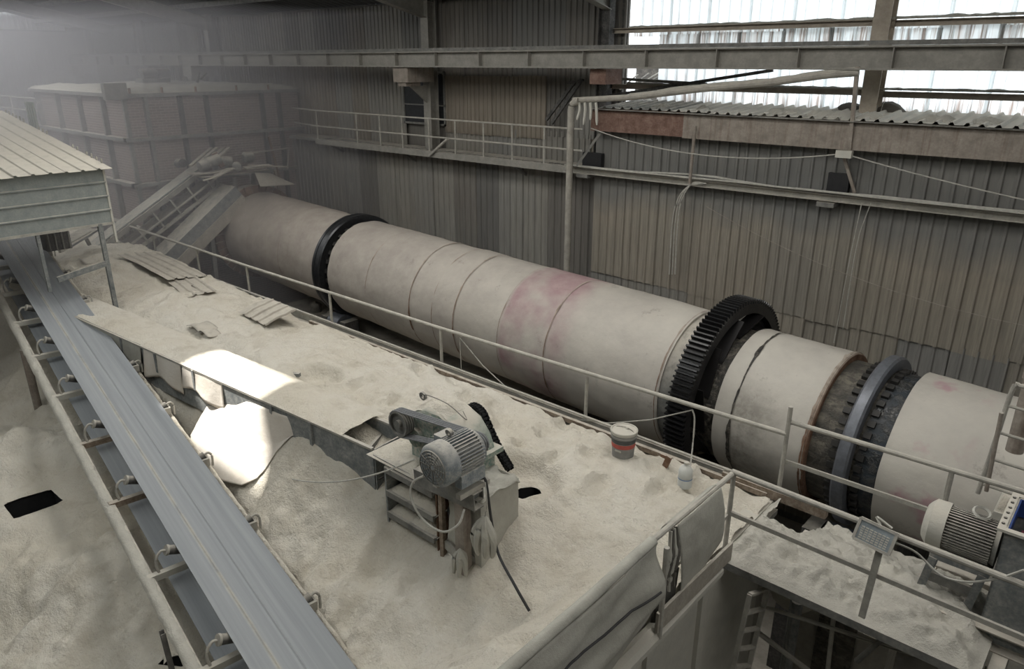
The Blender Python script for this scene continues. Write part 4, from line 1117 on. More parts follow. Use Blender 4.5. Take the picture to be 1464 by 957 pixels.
MB().lathe(at(258, 233, x=-20.9), V(1, 0, .1), [(-.15, .12), (.15, .12)], 14).build('tail_roller', M['steel_dk'], kd)
MB().lathe(at(347, 225, x=-21.6), V(0, 1, 0), [(0, .10), (.05, .17), (.3, .17), (.35, .1)], 16).build('gear_case', M['steel'], kd)

# ------------------------------------------------------------------ scraper trough half buried in the powder
TO = V(-6.85, 5.36, 7.33); TE = V(-1, -.067, 0).normalized(); TN = V(TE.y, -TE.x, 0)   # TN: towards the kiln
if TN.y < 0: TN = -TN
def TW(l, n, z): return TO + TE * l + TN * n + V(0, 0, z)
tr = thing('scraper_trough', 'long boxed scraper trough under powder running from shed to drive', 'trough', TW(5, 0, -.9))
def tp(name, a, b, mat, th, hgt, **k): return MB().bar(a, b, th, hgt).build(name, M[mat], tr, **k)
tp('side_plate', TW(.05, -.3, -.36), TW(3.0, -.3, -.36), 'frame', .02, .74)
tp('side_plate', TW(3.0, -.3, -.36), TW(9.5, -.3, -.36), 'frame', .02, .72)
tp('side_plate', TW(.05, .3, -.36), TW(9.5, .3, -.36), 'frame', .02, .70)
tp('top_flange', TW(.05, -.31, .0), TW(9.5, -.31, .0), 'rail', .05, .03)
tp('top_flange', TW(.05, .31, .0), TW(9.5, .31, .0), 'rail', .05, .03)
MB().bar(TW(.03, -.3, -.36), TW(.03, .3, -.36), .02, .72).build('end_plate', M['frame'], tr)
MB().bar(TW(.0, 0, -.45), TW(1.0, 0, -.38), .56, .02).build('trough_floor', M['steel_dk'], tr)
MB().bar(TW(.30, -.28, -.25), TW(.55, .28, -.25), .04, .12).build('scraper_flight', M['steel'], tr)
for l in (1.3, 2.2, 4.3, 5.5, 6.7):
    MB().bar(TW(l, -.325, -.36), TW(l, -.325, .0), .04, .06).build('stiffener', M['frame'], tr)
def cov(u, v):
    l = .62 + 12.8 * u; n = -.34 + .80 * v
    e = math.sin(math.pi * min(1, max(0, v)))
    return TW(l, n, .02 + .05 * e + .045 * e * n1(l * 1.4, n * 3) + .02 * n1(l * 6, n * 6) * e)
MB().grid(cov, 200, 14).build('powder_cover', M['sand'], tr, sharp=80)
for l, w, d in ((4.05, 1.15, .45), (5.3, 1.2, .52), (7.7, 3.4, .72)):
    def fl(u, v, l=l, w=w, d=d):
        s = v * d
        return TW(l + w * (u - .5), -.315 - .05 * v - .03 * math.sin(u * 9 + l) * v, .03 - s * (1 - .12 * math.sin(u * 5 + l)) + .02 * n1(u * 5 + l, v * 4))
    MB().grid(fl, 24, 10).build('cloth_apron', M['sail'] if l < 7 else M['tarp'], tr, sharp=80, solid=.008)

# white sheeting that catches the sun below the trough
sail = MB()
S0 = [at(308, 560, z=6.95), at(330, 566, z=7.1), at(362, 576, z=7.22), at(400, 592, z=7.24), at(437, 604, z=7.22)]
S1 = [at(262, 640, z=6.18), at(290, 680, z=6.16), at(345, 694, z=6.25), at(395, 672, z=6.42), at(434, 622, z=6.95)]
def lerpl(L, t):
    t = t * (len(L) - 1); i = min(int(t), len(L) - 2); return L[i].lerp(L[i + 1], t - i)
def sf(u, v):
    p = lerpl(S0, u).lerp(lerpl(S1, u), v)
    fold = .10 * math.exp(-((u - .30 - .35 * v) / .10) ** 2) * math.sin(math.pi * min(1, v * 1.3 + .1))
    b = p - V(0, 0, .16 * math.sin(math.pi * v) * math.sin(math.pi * u)) + V(0, 0, -fold + .015 * n1(u * 9, v * 9))
    g = sh(b.x, b.y) + .03
    b.z = max(b.z, g); return b
tag(sail.grid(sf, 44, 34).build('white_sheeting', M['sail'], sharp=80, solid=.012), 'white sheeting slung under the trough, blazing in the sun patch', 'sheeting')

# scrap roofing sheets on the deck
def scrap(name, lb, p0, p1, p3, pitch, sagv=.0, nl=6, group=None):
    ex = (p1 - p0); el = (p3 - p0); w = ex.length; l = el.length
    en = ex.cross(el).normalized()
    if en.z < 0: en = -en
    return tag(MB().rib_sheet(p0, ex, el, en, w, l, pitch, .03, sag=lambda u, v: V(0, 0, sagv * math.sin(math.pi * v) + .02 * n1(u * 3, v * 3)), nl=nl).build(name, M['scrap']), lb, 'sheet', group)
scrap('scrap_sheet', 'large dusty ribbed sheet lying by the far end of the guard rail', at(168, 364, z=7.5), at(222, 360, z=7.42), at(240, 400, z=7.36), .22, .03)
scrap('scrap_sheet', 'half buried ribbed sheet between the two larger scrap sheets', at(236, 400, z=7.30), at(276, 392, z=7.30), at(268, 425, z=7.26), .25)
scrap('scrap_sheet', 'tilted ribbed sheet with one corner out over the deck edge', at(341, 446, z=7.24), at(252, 484, z=7.2).lerp(at(380, 466, z=7.24), 1.0), at(383, 425, z=7.40), .30, .02)
for k, (u, v, w, lb) in enumerate(((275, 408, .3, 'small curled sheet fragment under the large ribbed sheet edge'), (290, 465, .35, 'thin broken sheet flake in the powder, left of the pair'), (300, 472, .25, 'thin broken sheet flake in the powder, right of the pair'), (285, 413, .2, 'little grey sheet scrap by the rail foot'), (130, 383, .35, 'dark scrap of sheet behind the shed post'))):
    c = at(u, v, z=7.22); c.z = sh(c.x, c.y) + .03
    def fr(a, b, c=c, w=w): return c + V((a - .5) * w * 1.6 + .3 * (b - .5) * w, (b - .5) * w, .04 * math.sin(a * 4) + .03 * n1(a * 3 + c.x, b * 3))
    tag(MB().grid(fr, 8, 5).build('sheet_scrap', M['scrap'], solid=.008), lb, 'scrap')
c = at(424, 541, z=7.1); c.z = sh(c.x, c.y)
tag(MB().box(c + V(0, 0, .04), (.13, .07, .06), Matrix.Rotation(.5, 3, 'Z')).build('broken_block', M['frame']), 'dark broken chunk at the edge of the shallow pit', 'chunk')
# ------------------------------------------------------------------ scraper drive: frame, motor, gearbox, belts, chain
YP = 5.08
pb = at(574, 604, y=YP); ps = at(684, 634, y=YP)           # big and small pulley centres
fr = thing('drive_stand', 'dusty steel frame with shelves and planks carrying the motor', 'frame', (-5.9, 5.2, 6.3))
FB = lambda a, b, w, h, m, nm, up=(0, 0, 1): MB().bar(a, b, w, h, up).build(nm, M[m], fr)
yF = 4.92
A0 = at(557, 668, y=yF); A1 = at(663, 722, y=yF)
ztop_ = 7.30
xa, xb = -6.47, -5.60
for z, nm in ((7.26, 'top_beam'), (6.93, 'shelf'), (6.62, 'shelf')):
    MB().bb((xa, yF, z - .02), (xb, yF + .55, z + .02)).build(nm, M['frame'], fr)
    MB().bb((xa, yF - .02, z - .05), (xb, yF, z + .03)).build('shelf_lip', M['steel'], fr)
MB().bb((xa - .03, yF, 6.1), (xa, yF + .55, 7.28)).build('side_plate', M['frame'], fr)
MB().bb((xb - .02, yF + .05, 6.1), (xb, yF + .55, 7.28)).build('side_plate', M['rust'], fr)
MB().bb((xa, yF + .45, 6.1), (xb, yF + .47, 7.28)).build('back_plate', M['steel_dk'], fr)
for z, xs in ((6.95, (-6.2, -5.86)), (6.64, (-6.25, -5.86))):
    for x in xs:
        def lump(a, b, x=x, z=z):
            e = max(0, 1 - (2 * a - 1) ** 2) * max(0, 1 - (2 * b - 1) ** 2)
            return V(x + (a - .5) * .55, yF + .02 + b * .4, z - .01 + e * (.12 + .06 * n1(a * 3 + x, b * 3)))
        MB().grid(lump, 10, 8).build('powder_heap', M['sand'], fr, sharp=80)
# top deck under gearbox, covered with powder
MB().bb((-6.75, 4.95, 7.28), (-5.0, 5.75, 7.34)).build('deck_plate', M['frame'], fr)
def dk(u, v):
    x = -6.85 + 1.6 * u; y = 4.92 + .75 * v
    e = min(1, u / .1, (1 - u) / .1, v / .15, (1 - v) / .15)
    return V(x, y, 7.32 + max(0, e) * (.06 + .07 * n1(x * 2.2, y * 3) + .04 * n1(x * 7, y * 7)))
MB().grid(dk, 40, 24).build('powder_cover', M['sand'], fr, sharp=80)
# motor slide rails and channel
mxc, mzc = ps.x, ps.z
MB().channel((-5.75, 4.78, 7.50), (-4.78, 4.78, 7.56), .14, .2, .012, -1).build('motor_channel', M['steel'], fr)
MB().channel((-5.6, 5.0, 7.52), (-4.86, 5.0, 7.56), .1, .16, .012, 1).build('motor_channel', M['steel'], fr)
for dx in (-.2, .16):
    MB().bar((mxc + dx, 4.60, 7.70), (mxc + dx, 5.05, 7.70), .07, .06).build('slide_bar', M['rail'], fr)
MB().bb((-5.10, 4.90, 7.36), (-4.92, 5.06, 7.66)).build('open_box', M['frame'], fr)
pp_ = at(665, 760, y=4.85)
MB().bb((-5.12, 4.80, 6.3), (-4.98, 4.92, 7.45)).build('post', M['fascia'], fr)['label'] = 'reddish brown timber post'
MB().bb((-5.52, 4.92, 6.3), (-5.46, 4.98, 7.4)).build('post', M['timber'], fr)
MB().lathe((-5.40, 5.22, 6.98), (.15, -1, 0), [(0, .14), (.05, .16), (.12, .16), (.16, .10), (.2, .08)], 18).build('tail_bearing', M['steel_dk'], fr)
MB().tube(spline([V(-5.55, 5.2, 7.25), V(-5.42, 5.08, 7.2), V(-5.28, 5.05, 7.05), V(-5.2, 5.1, 6.9)], 5), .07, 9).build('bearing_cowl', M['scrap'], fr)
MB().bar(V(-5.5, yF + .05, 6.62), V(-5.15, yF + .0, 6.55), .04, .1).build('foot_angle', M['rail'], fr)

# head box wrapped in sheeting
hb = thing('wrapped_head_box', 'box at the trough head wrapped in grey dusty sheeting', 'box', (-5.1, 5.4, 6.3))
bx0, bx1, by0, by1 = -5.36, -4.90, 5.0, 5.58
MB().bb((bx0 + .02, by0 + .02, 6.2), (bx1 - .02, by1 - .02, 7.42)).build('box', M['frame'], hb)
def wrap(u, v):
    per = [(bx0, by0), (bx1, by0), (bx1, by1), (bx0, by1)]
    t = u * 3; i = min(int(t), 2); f_ = t - i
    x = per[i][0] + (per[i + 1][0] - per[i][0]) * f_; y = per[i][1] + (per[i + 1][1] - per[i][1]) * f_
    cx, cy = (bx0 + bx1) / 2, (by0 + by1) / 2
    s = 1.06 + .12 * v * v + .07 * n1(u * 9, v * 4) + .03 * math.sin(u * 31 + v * 4) * v
    return V(cx + (x - cx) * s, cy + (y - cy) * s, 7.46 - v * (1.12 if u > .28 else .75) + .02 * n1(u * 7, v * 5))
MB().grid(wrap, 48, 24).build('wrapping', M['tarp'], hb, sharp=70, solid=.01)
def topw(u, v):
    x = bx0 - .02 + (bx1 - bx0 + .06) * u; y = by0 - .02 + (by1 - by0 + .06) * v
    return V(x, y, 7.46 + .05 * math.sin(u * 11 + v * 5) * .5 + .06 * n1(u * 5, v * 5) - .04 * ((u - .5) ** 2 + (v - .5) ** 2))
MB().grid(topw, 26, 26).build('top_wrapping', M['tarp'], hb, sharp=70, solid=.01)
MB().bar((bx0 - .03, by0 - .05, 7.40), (bx0 + .25, by0 - .05, 7.40), .05, .14).build('frame_plate', M['rail'], hb)
# cloth knot hanging at the corner
ck = thing('cloth_bundle', 'crumpled cloth bundle tied beside the reddish post', 'cloth', at(690, 775, y=4.85))
c = at(692, 762, y=4.82)
for k in range(7):
    a = k * .9
    d = V(.09 * math.cos(a), .05 * math.sin(a), 0)
    MB().tube(spline([c + V(0, .02, .2), c + d * .8 + V(0, 0, .08), c + d * 1.5 + V(0, 0, -.08), c + d * 1.3 + V(.02 * math.sin(k * 2), 0, -.26)], 5), [.02, .03, .035, .04, .045, .045, .05, .05, .05, .045, .045, .04, .04, .035, .03, .02], 7).build('fold', M['tarp'], ck)
MB().tube(spline([c + V(0, .02, .2), c + V(.05, 0, .4), c + V(.0, .03, .62)], 5), .008, 6).build('tie_string', M['cable'], ck)
cb2 = thing('cloth_bundle', 'smaller crumpled rag at the foot of the reddish post', 'cloth', V(-5.38, 4.75, 6.3))
c = at(658, 798, y=4.76)
for k in range(5):
    a = k * 1.3; d = V(.06 * math.cos(a), .05 * math.sin(a), 0)
    MB().tube(spline([c + V(0, 0, .12), c + d + V(0, 0, 0), c + d * 1.4 + V(0, 0, -.2)], 5), [.015, .02, .03, .035, .04, .04, .04, .035, .03, .025, .02], 6).build('fold', M['tarp'], cb2)

# motor
mo = thing('electric_motor', 'dusty blue-grey finned motor on the scraper drive frame', 'motor', (mxc, 4.7, mzc - .25))
R0 = .225
yf = 4.40
MB().lathe((mxc, yf, mzc), (0, 1, 0), [(0, .10), (.0, .19), (.02, .22), (.05, R0 + .015), (.19, R0 + .015), (.19, R0 - .02)], 36).build('fan_cover', M['motor'], mo)
g = MB()
for k in range(5):
    r = .045 + .035 * k
    g.lathe((mxc, yf - .004, mzc), (0, 1, 0), [(-.006, r), (.004, r + .008), (.004, r)], 30, False)
for k in range(12):
    a = k * math.pi / 6; g.bar((mxc + .03 * math.cos(a), yf - .004, mzc + .03 * math.sin(a)), (mxc + .19 * math.cos(a), yf - .004, mzc + .19 * math.sin(a)), .008, .008)
g.build('fan_grille', M['steel'], mo)
MB().cyl((mxc, yf + .17, mzc), (mxc, yf + .56, mzc), .185, n=28).build('body', M['motor'], mo)
fm = MB().bb((-.006, 0, .17), (.006, .37, .225)).mesh('cooling_fin', M['motor'])
for k in range(36):
    a = 2 * math.pi * k / 36
    if abs(math.sin(a / 2)) > .93: continue
    o = bpy.data.objects.new('cooling_fin', fm); COL.objects.link(o); o.parent = mo
    o.location = V(mxc, yf + .19, mzc) - mo.location; o.rotation_euler = (0, a, 0)
MB().lathe((mxc, yf + .55, mzc), (0, 1, 0), [(0, .2), (.04, .21), (.06, .12), (.1, .08)], 28).build('end_shield', M['motor'], mo)
MB().lathe((mxc - .05, yf + .3, mzc + .27), (0, 1, .2), [(-.02, .045), (.02, .045), (.02, .022), (-.02, .022), (-.02, .045)], 14, False).build('lifting_eye', M['steel'], mo)
MB().box((mxc - .24, yf + .4, mzc + .08), (.12, .2, .16)).build('terminal_box', M['motor'], mo)
for s in (-1, 1): MB().bb((mxc + s * .17 - .05, yf + .2, mzc - .27), (mxc + s * .17 + .05, yf + .55, mzc - .12)).build('foot', M['motor'], mo)
def pulley(c, r, w, root, par, nm='pulley'):
    pr = [(-w / 2, r * .85), (-w / 2, r)]
    for k in range(4):
        x = -w / 2 + w * (k + .5) / 4
        pr += [(x - w * .09, r), (x, r - .02), (x + w * .09, r)]
    pr += [(w / 2, r), (w / 2, r * .85)]
    q = MB().lathe(c, (0, 1, 0), pr, 32, False)
    q.lathe(c, (0, 1, 0), [(-w * .2, r * .86), (w * .2, r * .86)], 32)
    q.lathe(c, (0, 1, 0), [(-w * .55, .05), (w * .55, .05)], 14)
    return q.build(nm, M[root], par)
pulley(ps, .10, .13, 'steel_dk', mo)

# gearbox
gb = thing('gear_reducer', 'big greenish gear reducer heaped with powder on the drive frame', 'gearbox', (-5.8, 5.45, 7.32))
y0, y1 = 5.24, 5.70
xg0, xg1 = -6.36, -5.30
sec = [(xg0, 7.36), (xg0, 7.72), (xg0 + .08, 7.98), (xg0 + .30, 8.10), (xg0 + .55, 8.12), (xg0 + .82, 8.02), (xg1 - .08, 7.84), (xg1, 7.66), (xg1, 7.36)]
q = MB()
rows = [(y0, .93), (y0 + .04, 1.0), (y1 - .04, 1.0), (y1, .93)]
cx_, cz_ = (xg0 + xg1) / 2, 7.66
for y, s in rows:
    q.v += [V(cx_ + (x - cx_) * s, y, cz_ + (z - cz_) * s) for x, z in sec]
k_ = len(sec)
for r in range(3):
    for i in range(k_): q.f.append((r * k_ + i, r * k_ + (i + 1) % k_, (r + 1) * k_ + (i + 1) % k_, (r + 1) * k_ + i))
q.f.append(tuple(reversed(range(k_)))); q.f.append(tuple(range(3 * k_, 4 * k_)))
q.build('housing', M['gearbox'], gb, sharp=50)
MB().bb((xg0 - .06, y0 - .05, 7.62), (xg1 + .06, y1 + .05, 7.68)).build('split_flange', M['gearbox'], gb)
for x in (xg0 + .16, xg0 + .55, xg1 - .2):
    MB().cyl((x, y0 - .06, 7.68), (x, y0 + .04, 7.68), .12 if x != xg0 + .55 else .15, n=20).build('bearing_cap', M['gearbox'], gb)
MB().bar((xg0 + .5, y0 - .01, 7.5), (xg0 + .5, y0 - .01, 8.0), .02, .06, (1, 0, 0)).build('rib', M['gearbox'], gb)
MB().lathe((xg0 + .12, y0 + .15, 8.16), (0, 1, .1), [(-.015, .055), (.015, .055), (.015, .03), (-.015, .03), (-.015, .055)], 14, False).build('lifting_eye', M['steel'], gb)
def gp(u, v):
    x = xg0 + .05 + .62 * u; y = y0 + .02 + (y1 - y0 - .04) * v
    e = max(0, 1 - (2 * u - 1) ** 2) * max(0, 1 - (2 * v - 1) ** 2)
    t = (x - xg0) / .55
    return V(x, y, 8.0 + .11 * min(1, t) - max(0, x - xg0 - .55) * .35 + e * (.10 + .06 * n1(u * 5, v * 5)))
MB().grid(gp, 22, 16).build('powder_heap', M['sand'], gb, sharp=80)
MB().tube(spline([V(xg0 + .12, 5.4, 8.14), V(xg0 + .3, 5.3, 8.26), V(xg0 + .6, 5.35, 8.22), V(xg0 + .85, 5.4, 8.08), V(xg0 + .7, 5.5, 8.10)], 6), .006, 5).build('loose_wire', M['steel_dk'], gb)
pulley(pb, .165, .13, 'steel', gb)
MB().cyl((pb.x, YP, pb.z), (pb.x + .0, 5.3, pb.z), .035, n=10).build('input_shaft', M['steel'], gb)
MB().lathe((xg1 - .12, y0 - .0, 7.55), (0, -1, 0), [(0, .1), (.06, .1), (.08, .05)], 16).build('end_cover', M['gearbox'], gb)
spk = V(-5.52, 5.82, 7.98)
spk = at(679, 600, y=5.82)
MB().lathe(spk, (0, 1, 0), [(-.03, .06), (-.03, .16), (.03, .16), (.03, .06)], 24).build('sprocket', M['black'], gb)
MB().cyl((spk.x, 5.6, spk.z), (spk.x, 5.9, spk.z), .04, n=10).build('output_shaft', M['steel_dk'], gb)
# four V-belts
for k in range(4):
    yy = YP - .05 + .033 * k
    d = (ps - pb); d.y = 0; L = d.length; d.normalize(); n_ = V(-d.z, 0, d.x)
    if n_.z < 0: n_ = -n_
    rA, rB = .168, .104; pts = []
    for i in range(9): a = math.pi / 2 + math.pi * i / 8; pts.append(pb + (d * math.cos(a) + n_ * math.sin(a)) * rA)
    for i in range(9): a = -math.pi / 2 + math.pi * i / 8; pts.append(ps + (d * math.cos(a) + n_ * math.sin(a)) * rB)
    pts.append(pts[0])
    pts = [V(p.x, yy, p.z) for p in pts]
    tag(MB().tube(pts, .013, 6).build('drive_belt', M['vbelt']), ['ribbed rubber drive belt nearest the fan end of the motor', 'second rubber drive belt from the fan end', 'third rubber drive belt from the fan end', 'rubber drive belt nearest the gear reducer'][k], 'belt', 'drive belts between the pulleys')
# roller chain over the sprocket
chn = thing('roller_chain', 'oily black roller chain running down from the gear reducer', 'chain', spk - V(0, 0, 1))
low = at(719, 676, y=5.84)
up_ = spk + V(-.14, 0, .10)
pts = []
d = (low - spk); d.y = 0; L = d.length; d.normalize(); n_ = V(-d.z, 0, d.x); n_ = n_ if n_.z > 0 else -n_
for i in range(8): a = math.pi * .95 - (math.pi * .45) * i / 7; pts.append(spk + (d * math.cos(a) + n_ * math.sin(a)) * .185)
for i in range(1, 17): pts.append(spk + n_ * .185 + d * (L * i / 16) - V(0, 0, .05 * math.sin(math.pi * i / 16)))
for i in range(8): a = math.pi * .95 + math.pi * .4 * i / 7; pts.append(spk + (d * math.cos(a) + n_ * math.sin(a)) * .185)
for i, (a, b) in enumerate(zip(pts[:23], pts[1:24])):
    if (b - a).length > .3: continue
    off = .045 if i % 2 else .032
    for s in (-1, 1):
        MB().bar(a + V(0, s * off, 0) - (b - a) * .12, b + V(0, s * off, 0) + (b - a) * .12, .012, .062, (0, 1, 0) if False else (0, 0, 1)).build('link_plate', M['chain'], chn)
    MB().cyl(a + V(0, -.06, 0), a + V(0, .06, 0), .026, n=8).build('roller', M['chain'], chn)
# cables at the drive
tag(MB().tube(spline([at(606, 680, y=4.5), at(590, 690, y=4.45), at(588, 712, y=4.4), at(604, 742, y=4.4), at(632, 760, y=4.42), at(655, 750, y=4.5), at(664, 728, y=4.6)], 7), .013, 8).build('motor_cable', M['cable']), 'grey cable looping below the motor', 'cable')
c = at(757, 861, z=6.8); c.z = sh(c.x, c.y) + .02
tag(MB().tube(spline([at(672, 690, y=4.9), at(688, 684, y=4.95), at(695, 690, y=4.95), at(702, 740, y=4.93), at(712, 790, y=4.85), at(735, 835, y=4.72), c], 8), .016, 8).build('power_cable', M['blackcable']), 'black cable hanging from the head box down onto the powder', 'cable')
a = at(415, 660, z=6.9); a.z = sh(a.x, a.y) + .04
tag(MB().tube([a + (at(592, 657, y=4.45) - a) * (i / 16) - V(0, 0, .14 * 4 * (i / 16) * (1 - i / 16)) for i in range(17)], .010, 6).build('tie_rope', M['cable']), 'white cord stretched from the sheeting to the motor', 'cord')

# ------------------------------------------------------------------ tarpaulins on the front rail
def tp1(u, v):
    y = -.6 + 5.5 * u
    top = 7.99 + (.03 if y > 4.4 else 0) - .05 * math.sin(y * 2.0) ** 2 * .4
    bot = 7.05 + .10 * n1(y * .7, 5) + (.22 * max(0, (y - 4.2)) if y > 4.2 else 0)
    z = top + (bot - top) * v
    bul = .07 * math.sin(math.pi * v) * (1 + .5 * n1(y * .8, 2)) + .03 * math.sin(v * 7 + y * 2.1) + .03 * n1(y * 2.5, v * 4) + .02 * math.sin(v * 23 + y * 1.2) * v
    return V(-2.645 + bul * min(1, v * 5), y, z)
ta = thing('front_tarpaulin', 'long sagging tarpaulin tied along the rail over the bin wall', 'tarpaulin', (-2.65, 2.2, 7.0))
MB().grid(tp1, 110, 22).build('sheet', M['tarp'], ta, sharp=80, solid=.008)
def tpin(u, v):
    y = -.6 + 5.5 * u
    a = math.pi * (.0 + 1.15 * v)
    return V(-2.69 + .05 * math.cos(a) - .06 * max(0, v - .6), y, 7.985 + .03 * min(1, max(0, (y - 4.0) / .6)) + .062 * math.sin(a) - .22 * max(0, v - .6) + .012 * n1(y * 2.2, v * 2))
MB().grid(tpin, 90, 12).build('inner_fold', M['tarp'], ta, sharp=80, solid=.008)
MB().tube([tp1(i / 60, .46 + .10 * math.sin(i * .11) + .02 * n1(i * .3, 1)) + V(.012, 0, 0) for i in range(3, 60)], .011, 6).build('fold_shadow', M['blackcable'], ta)  # black tube drawn in as the shadow slit of the fold
def tp2(u, v):
    y = 5.25 + .85 * u + .10 * v
    return V(-2.64 + .04 * math.sin(math.pi * v) + .03 * v + .012 * n1(u * 6, v * 6), y, 8.035 - v * (.98 - .30 * u + .02 * math.sin(u * 6)))
tb_ = thing('tarpaulin_flap', 'separate grey tarpaulin flap hung over the rail near the corner post', 'tarpaulin', (-2.65, 5.7, 7.2))
MB().grid(tp2, 22, 22).build('sheet', M['tarp'], tb_, sharp=80, solid=.008)
def tp2b(u, v):
    y = 5.25 + .85 * u
    return V(-2.69 - .04 * math.sin(v * 3) - .12 * v, y, 8.045 - .24 * v + .02 * math.sin(v * 3))
MB().grid(tp2b, 14, 6).build('folded_edge', M['tarp'], tb_, sharp=80, solid=.008)
for k in range(4):
    p0 = V(-2.66, 5.17 + .03 * k, 8.0); p1 = V(-2.62 + .02 * k, 4.98 + .05 * k, 7.35 + .04 * k)
    tag(MB().tube(spline([p0, p0.lerp(p1, .4) + V(.02, .012, 0), p0.lerp(p1, .75) + V(0, -.01, 0), p1], 5), [.018] * 4 + [.03] * 8 + [.015] * 4, 6).build('torn_strip', M['foam'] if k % 2 else M['tarp']), ['torn dark cloth strip in the tarpaulin gap, nearest the main sheet', 'torn cloth strip in the tarpaulin gap, second from the main sheet', 'torn cloth strip in the tarpaulin gap, third from the main sheet', 'torn cloth strip in the tarpaulin gap, nearest the corner flap'][k] if k != 1 else 'second torn strip from the main sheet in the tarpaulin gap', 'cloth', 'torn strips in the tarpaulin gap')
tag(MB().grid(lambda u, v: V(-2.66 + .05 * math.sin(u * 3) * v, 4.98 + .42 * u - .05 * v, 7.42 + .05 * u - (.42 - .25 * abs(u - .5)) * v), 12, 10).build('gap_sheet', M['foam'], solid=.01, sharp=80), 'dark sheet closing the gap between the tarpaulins', 'cloth')  # dark sheet filling the space between the two tarpaulins
tag(MB().bar((-2.58, 4.9, 7.18), (-2.58, 6.4, 7.14), .03, .22).build('kick_board', M['scrap']), 'pale board along the foot of the rail by the corner', 'board')

# ------------------------------------------------------------------ bucket, bottle and small things on the deck
c = at(890, 655, z=7.06); c.z = sh(c.x, c.y) - .01
bu = thing('paint_bucket', 'lidded paint bucket with red printed band on the powder deck', 'bucket', c)
H = .40
MB().lathe(c, (0, 0, 1), [(0, .135), (.02, .14), (H * .78, .165), (H * .78, .176), (H * .83, .176), (H * .83, .168), (H * .93, .172)], 32).build('body', M['bucket'], bu)
MB().lathe(c + V(0, 0, H * .90), (0, 0, 1), [(0, .178), (.035, .182), (.045, .175), (.045, .165), (.03, .155), (.035, 0.001)], 32).build('lid', M['white'], bu)
MB().lathe(c + V(0, 0, H * .43), (0, 0, 1), [(0, .1545), (.065, .1585)], 32, False).build('printed_band', M['red'], bu)
MB().lathe(c + V(0, 0, H * .60), (0, 0, 1), [(0, .1595), (.06, .1645)], 32, False).build('printed_band', M['dkprint'], bu)
q = MB()
for k in range(3):
    a0 = math.radians(-75 + 14 * k)
    q.add([c + V(.1465 * math.cos(a0 + dx), .1465 * math.sin(a0 + dx), 0) * 1 + V(0, 0, z) for dx, z in ((0, .05), (.22, .05), (.22, .08 + .03 * k), (0, .12))], [(0, 1, 2, 3)])
MB().lathe(c + V(0, 0, .03), (0, 0, 1), [(0, .1435), (.10, .1495)], 32, False).build('printed_picture', M['bucket'], bu)
pts = [c + V(.178 * math.cos(a), .0 + .178 * math.sin(a) * .35 - .02, H * .86 + .07 * abs(math.sin(a)) * 1.0) for a in [math.pi * i / 14 for i in range(15)]]
MB().tube(pts, .006, 6).build('bail_handle', M['steel'], bu)
MB().cyl(c + V(.01, .03, H * .93), c + V(.02, .05, H * 1.03), .022, n=8).build('spout_cap', M['white'], bu)
MB().box(c + V(.02, -.155, H * .36), (.09, .012, .02)).build('label_strip', M['white'], bu)

c = at(979, 688, z=7.08); c.z = max(sh(c.x, c.y), sh(c.x + .08, c.y - .08), sh(c.x + .05, c.y - .14)) + .01
bo = thing('plastic_bottle', 'dusty white plastic bottle with blue line beside the bucket and post', 'bottle', c)
MB().lathe(c, (0, 0, 1), [(0, .08), (.01, .088), (.13, .088), (.14, .084), (.15, .088), (.24, .086), (.285, .06), (.30, .035), (.31, .028), (.325, .028)], 24).build('body', M['bottle'], bo)
MB().cyl(c + V(0, 0, .322), c + V(0, 0, .35), .032, n=14).build('cap', M['white'], bo)
MB().lathe(c + V(0, 0, .125), (0, 0, 1), [(0, .0895), (.012, .0895)], 24, False).build('blue_line', M['blueprint'], bo)
c = at(953, 668, z=7.06); c.z = sh(c.x, c.y)
rb_ = MB().box(c + V(0, 0, .08), (.07, .05, .2), Matrix.Rotation(.3, 3, 'Y')).box(c + V(-.03, .02, .14), (.14, .04, .04))
tag(rb_.build('rusty_bracket', M['rust']), 'small rusty bracket poking from the powder left of the bottle', 'bracket')
wire('rail_wire', [at(657, 482, y=8.0), at(690, 522, y=7.98), at(722, 552, y=7.95)] + [at(760, 575, y=7.93), at(806, 597, y=7.92), at(870, 605, y=7.93), at(930, 600, y=7.96), at(990, 586, y=8.0)], .009, 'cable', 'pale wire slung loosely along the kiln-side guard rail')
wire('rail_wire', spline([at(990, 586, y=8.0), at(993, 600, y=7.97), at(990, 640, y=7.9), at(984, 690, y=7.6)], 6), .011, 'cable', 'pale wire dropping from the guard rail beside the bottle')
wire('rail_wire', [at(657, 482, y=8.0), at(660, 535, y=7.98)], .007, 'cable', 'thin wire tied straight down from the guard rail')

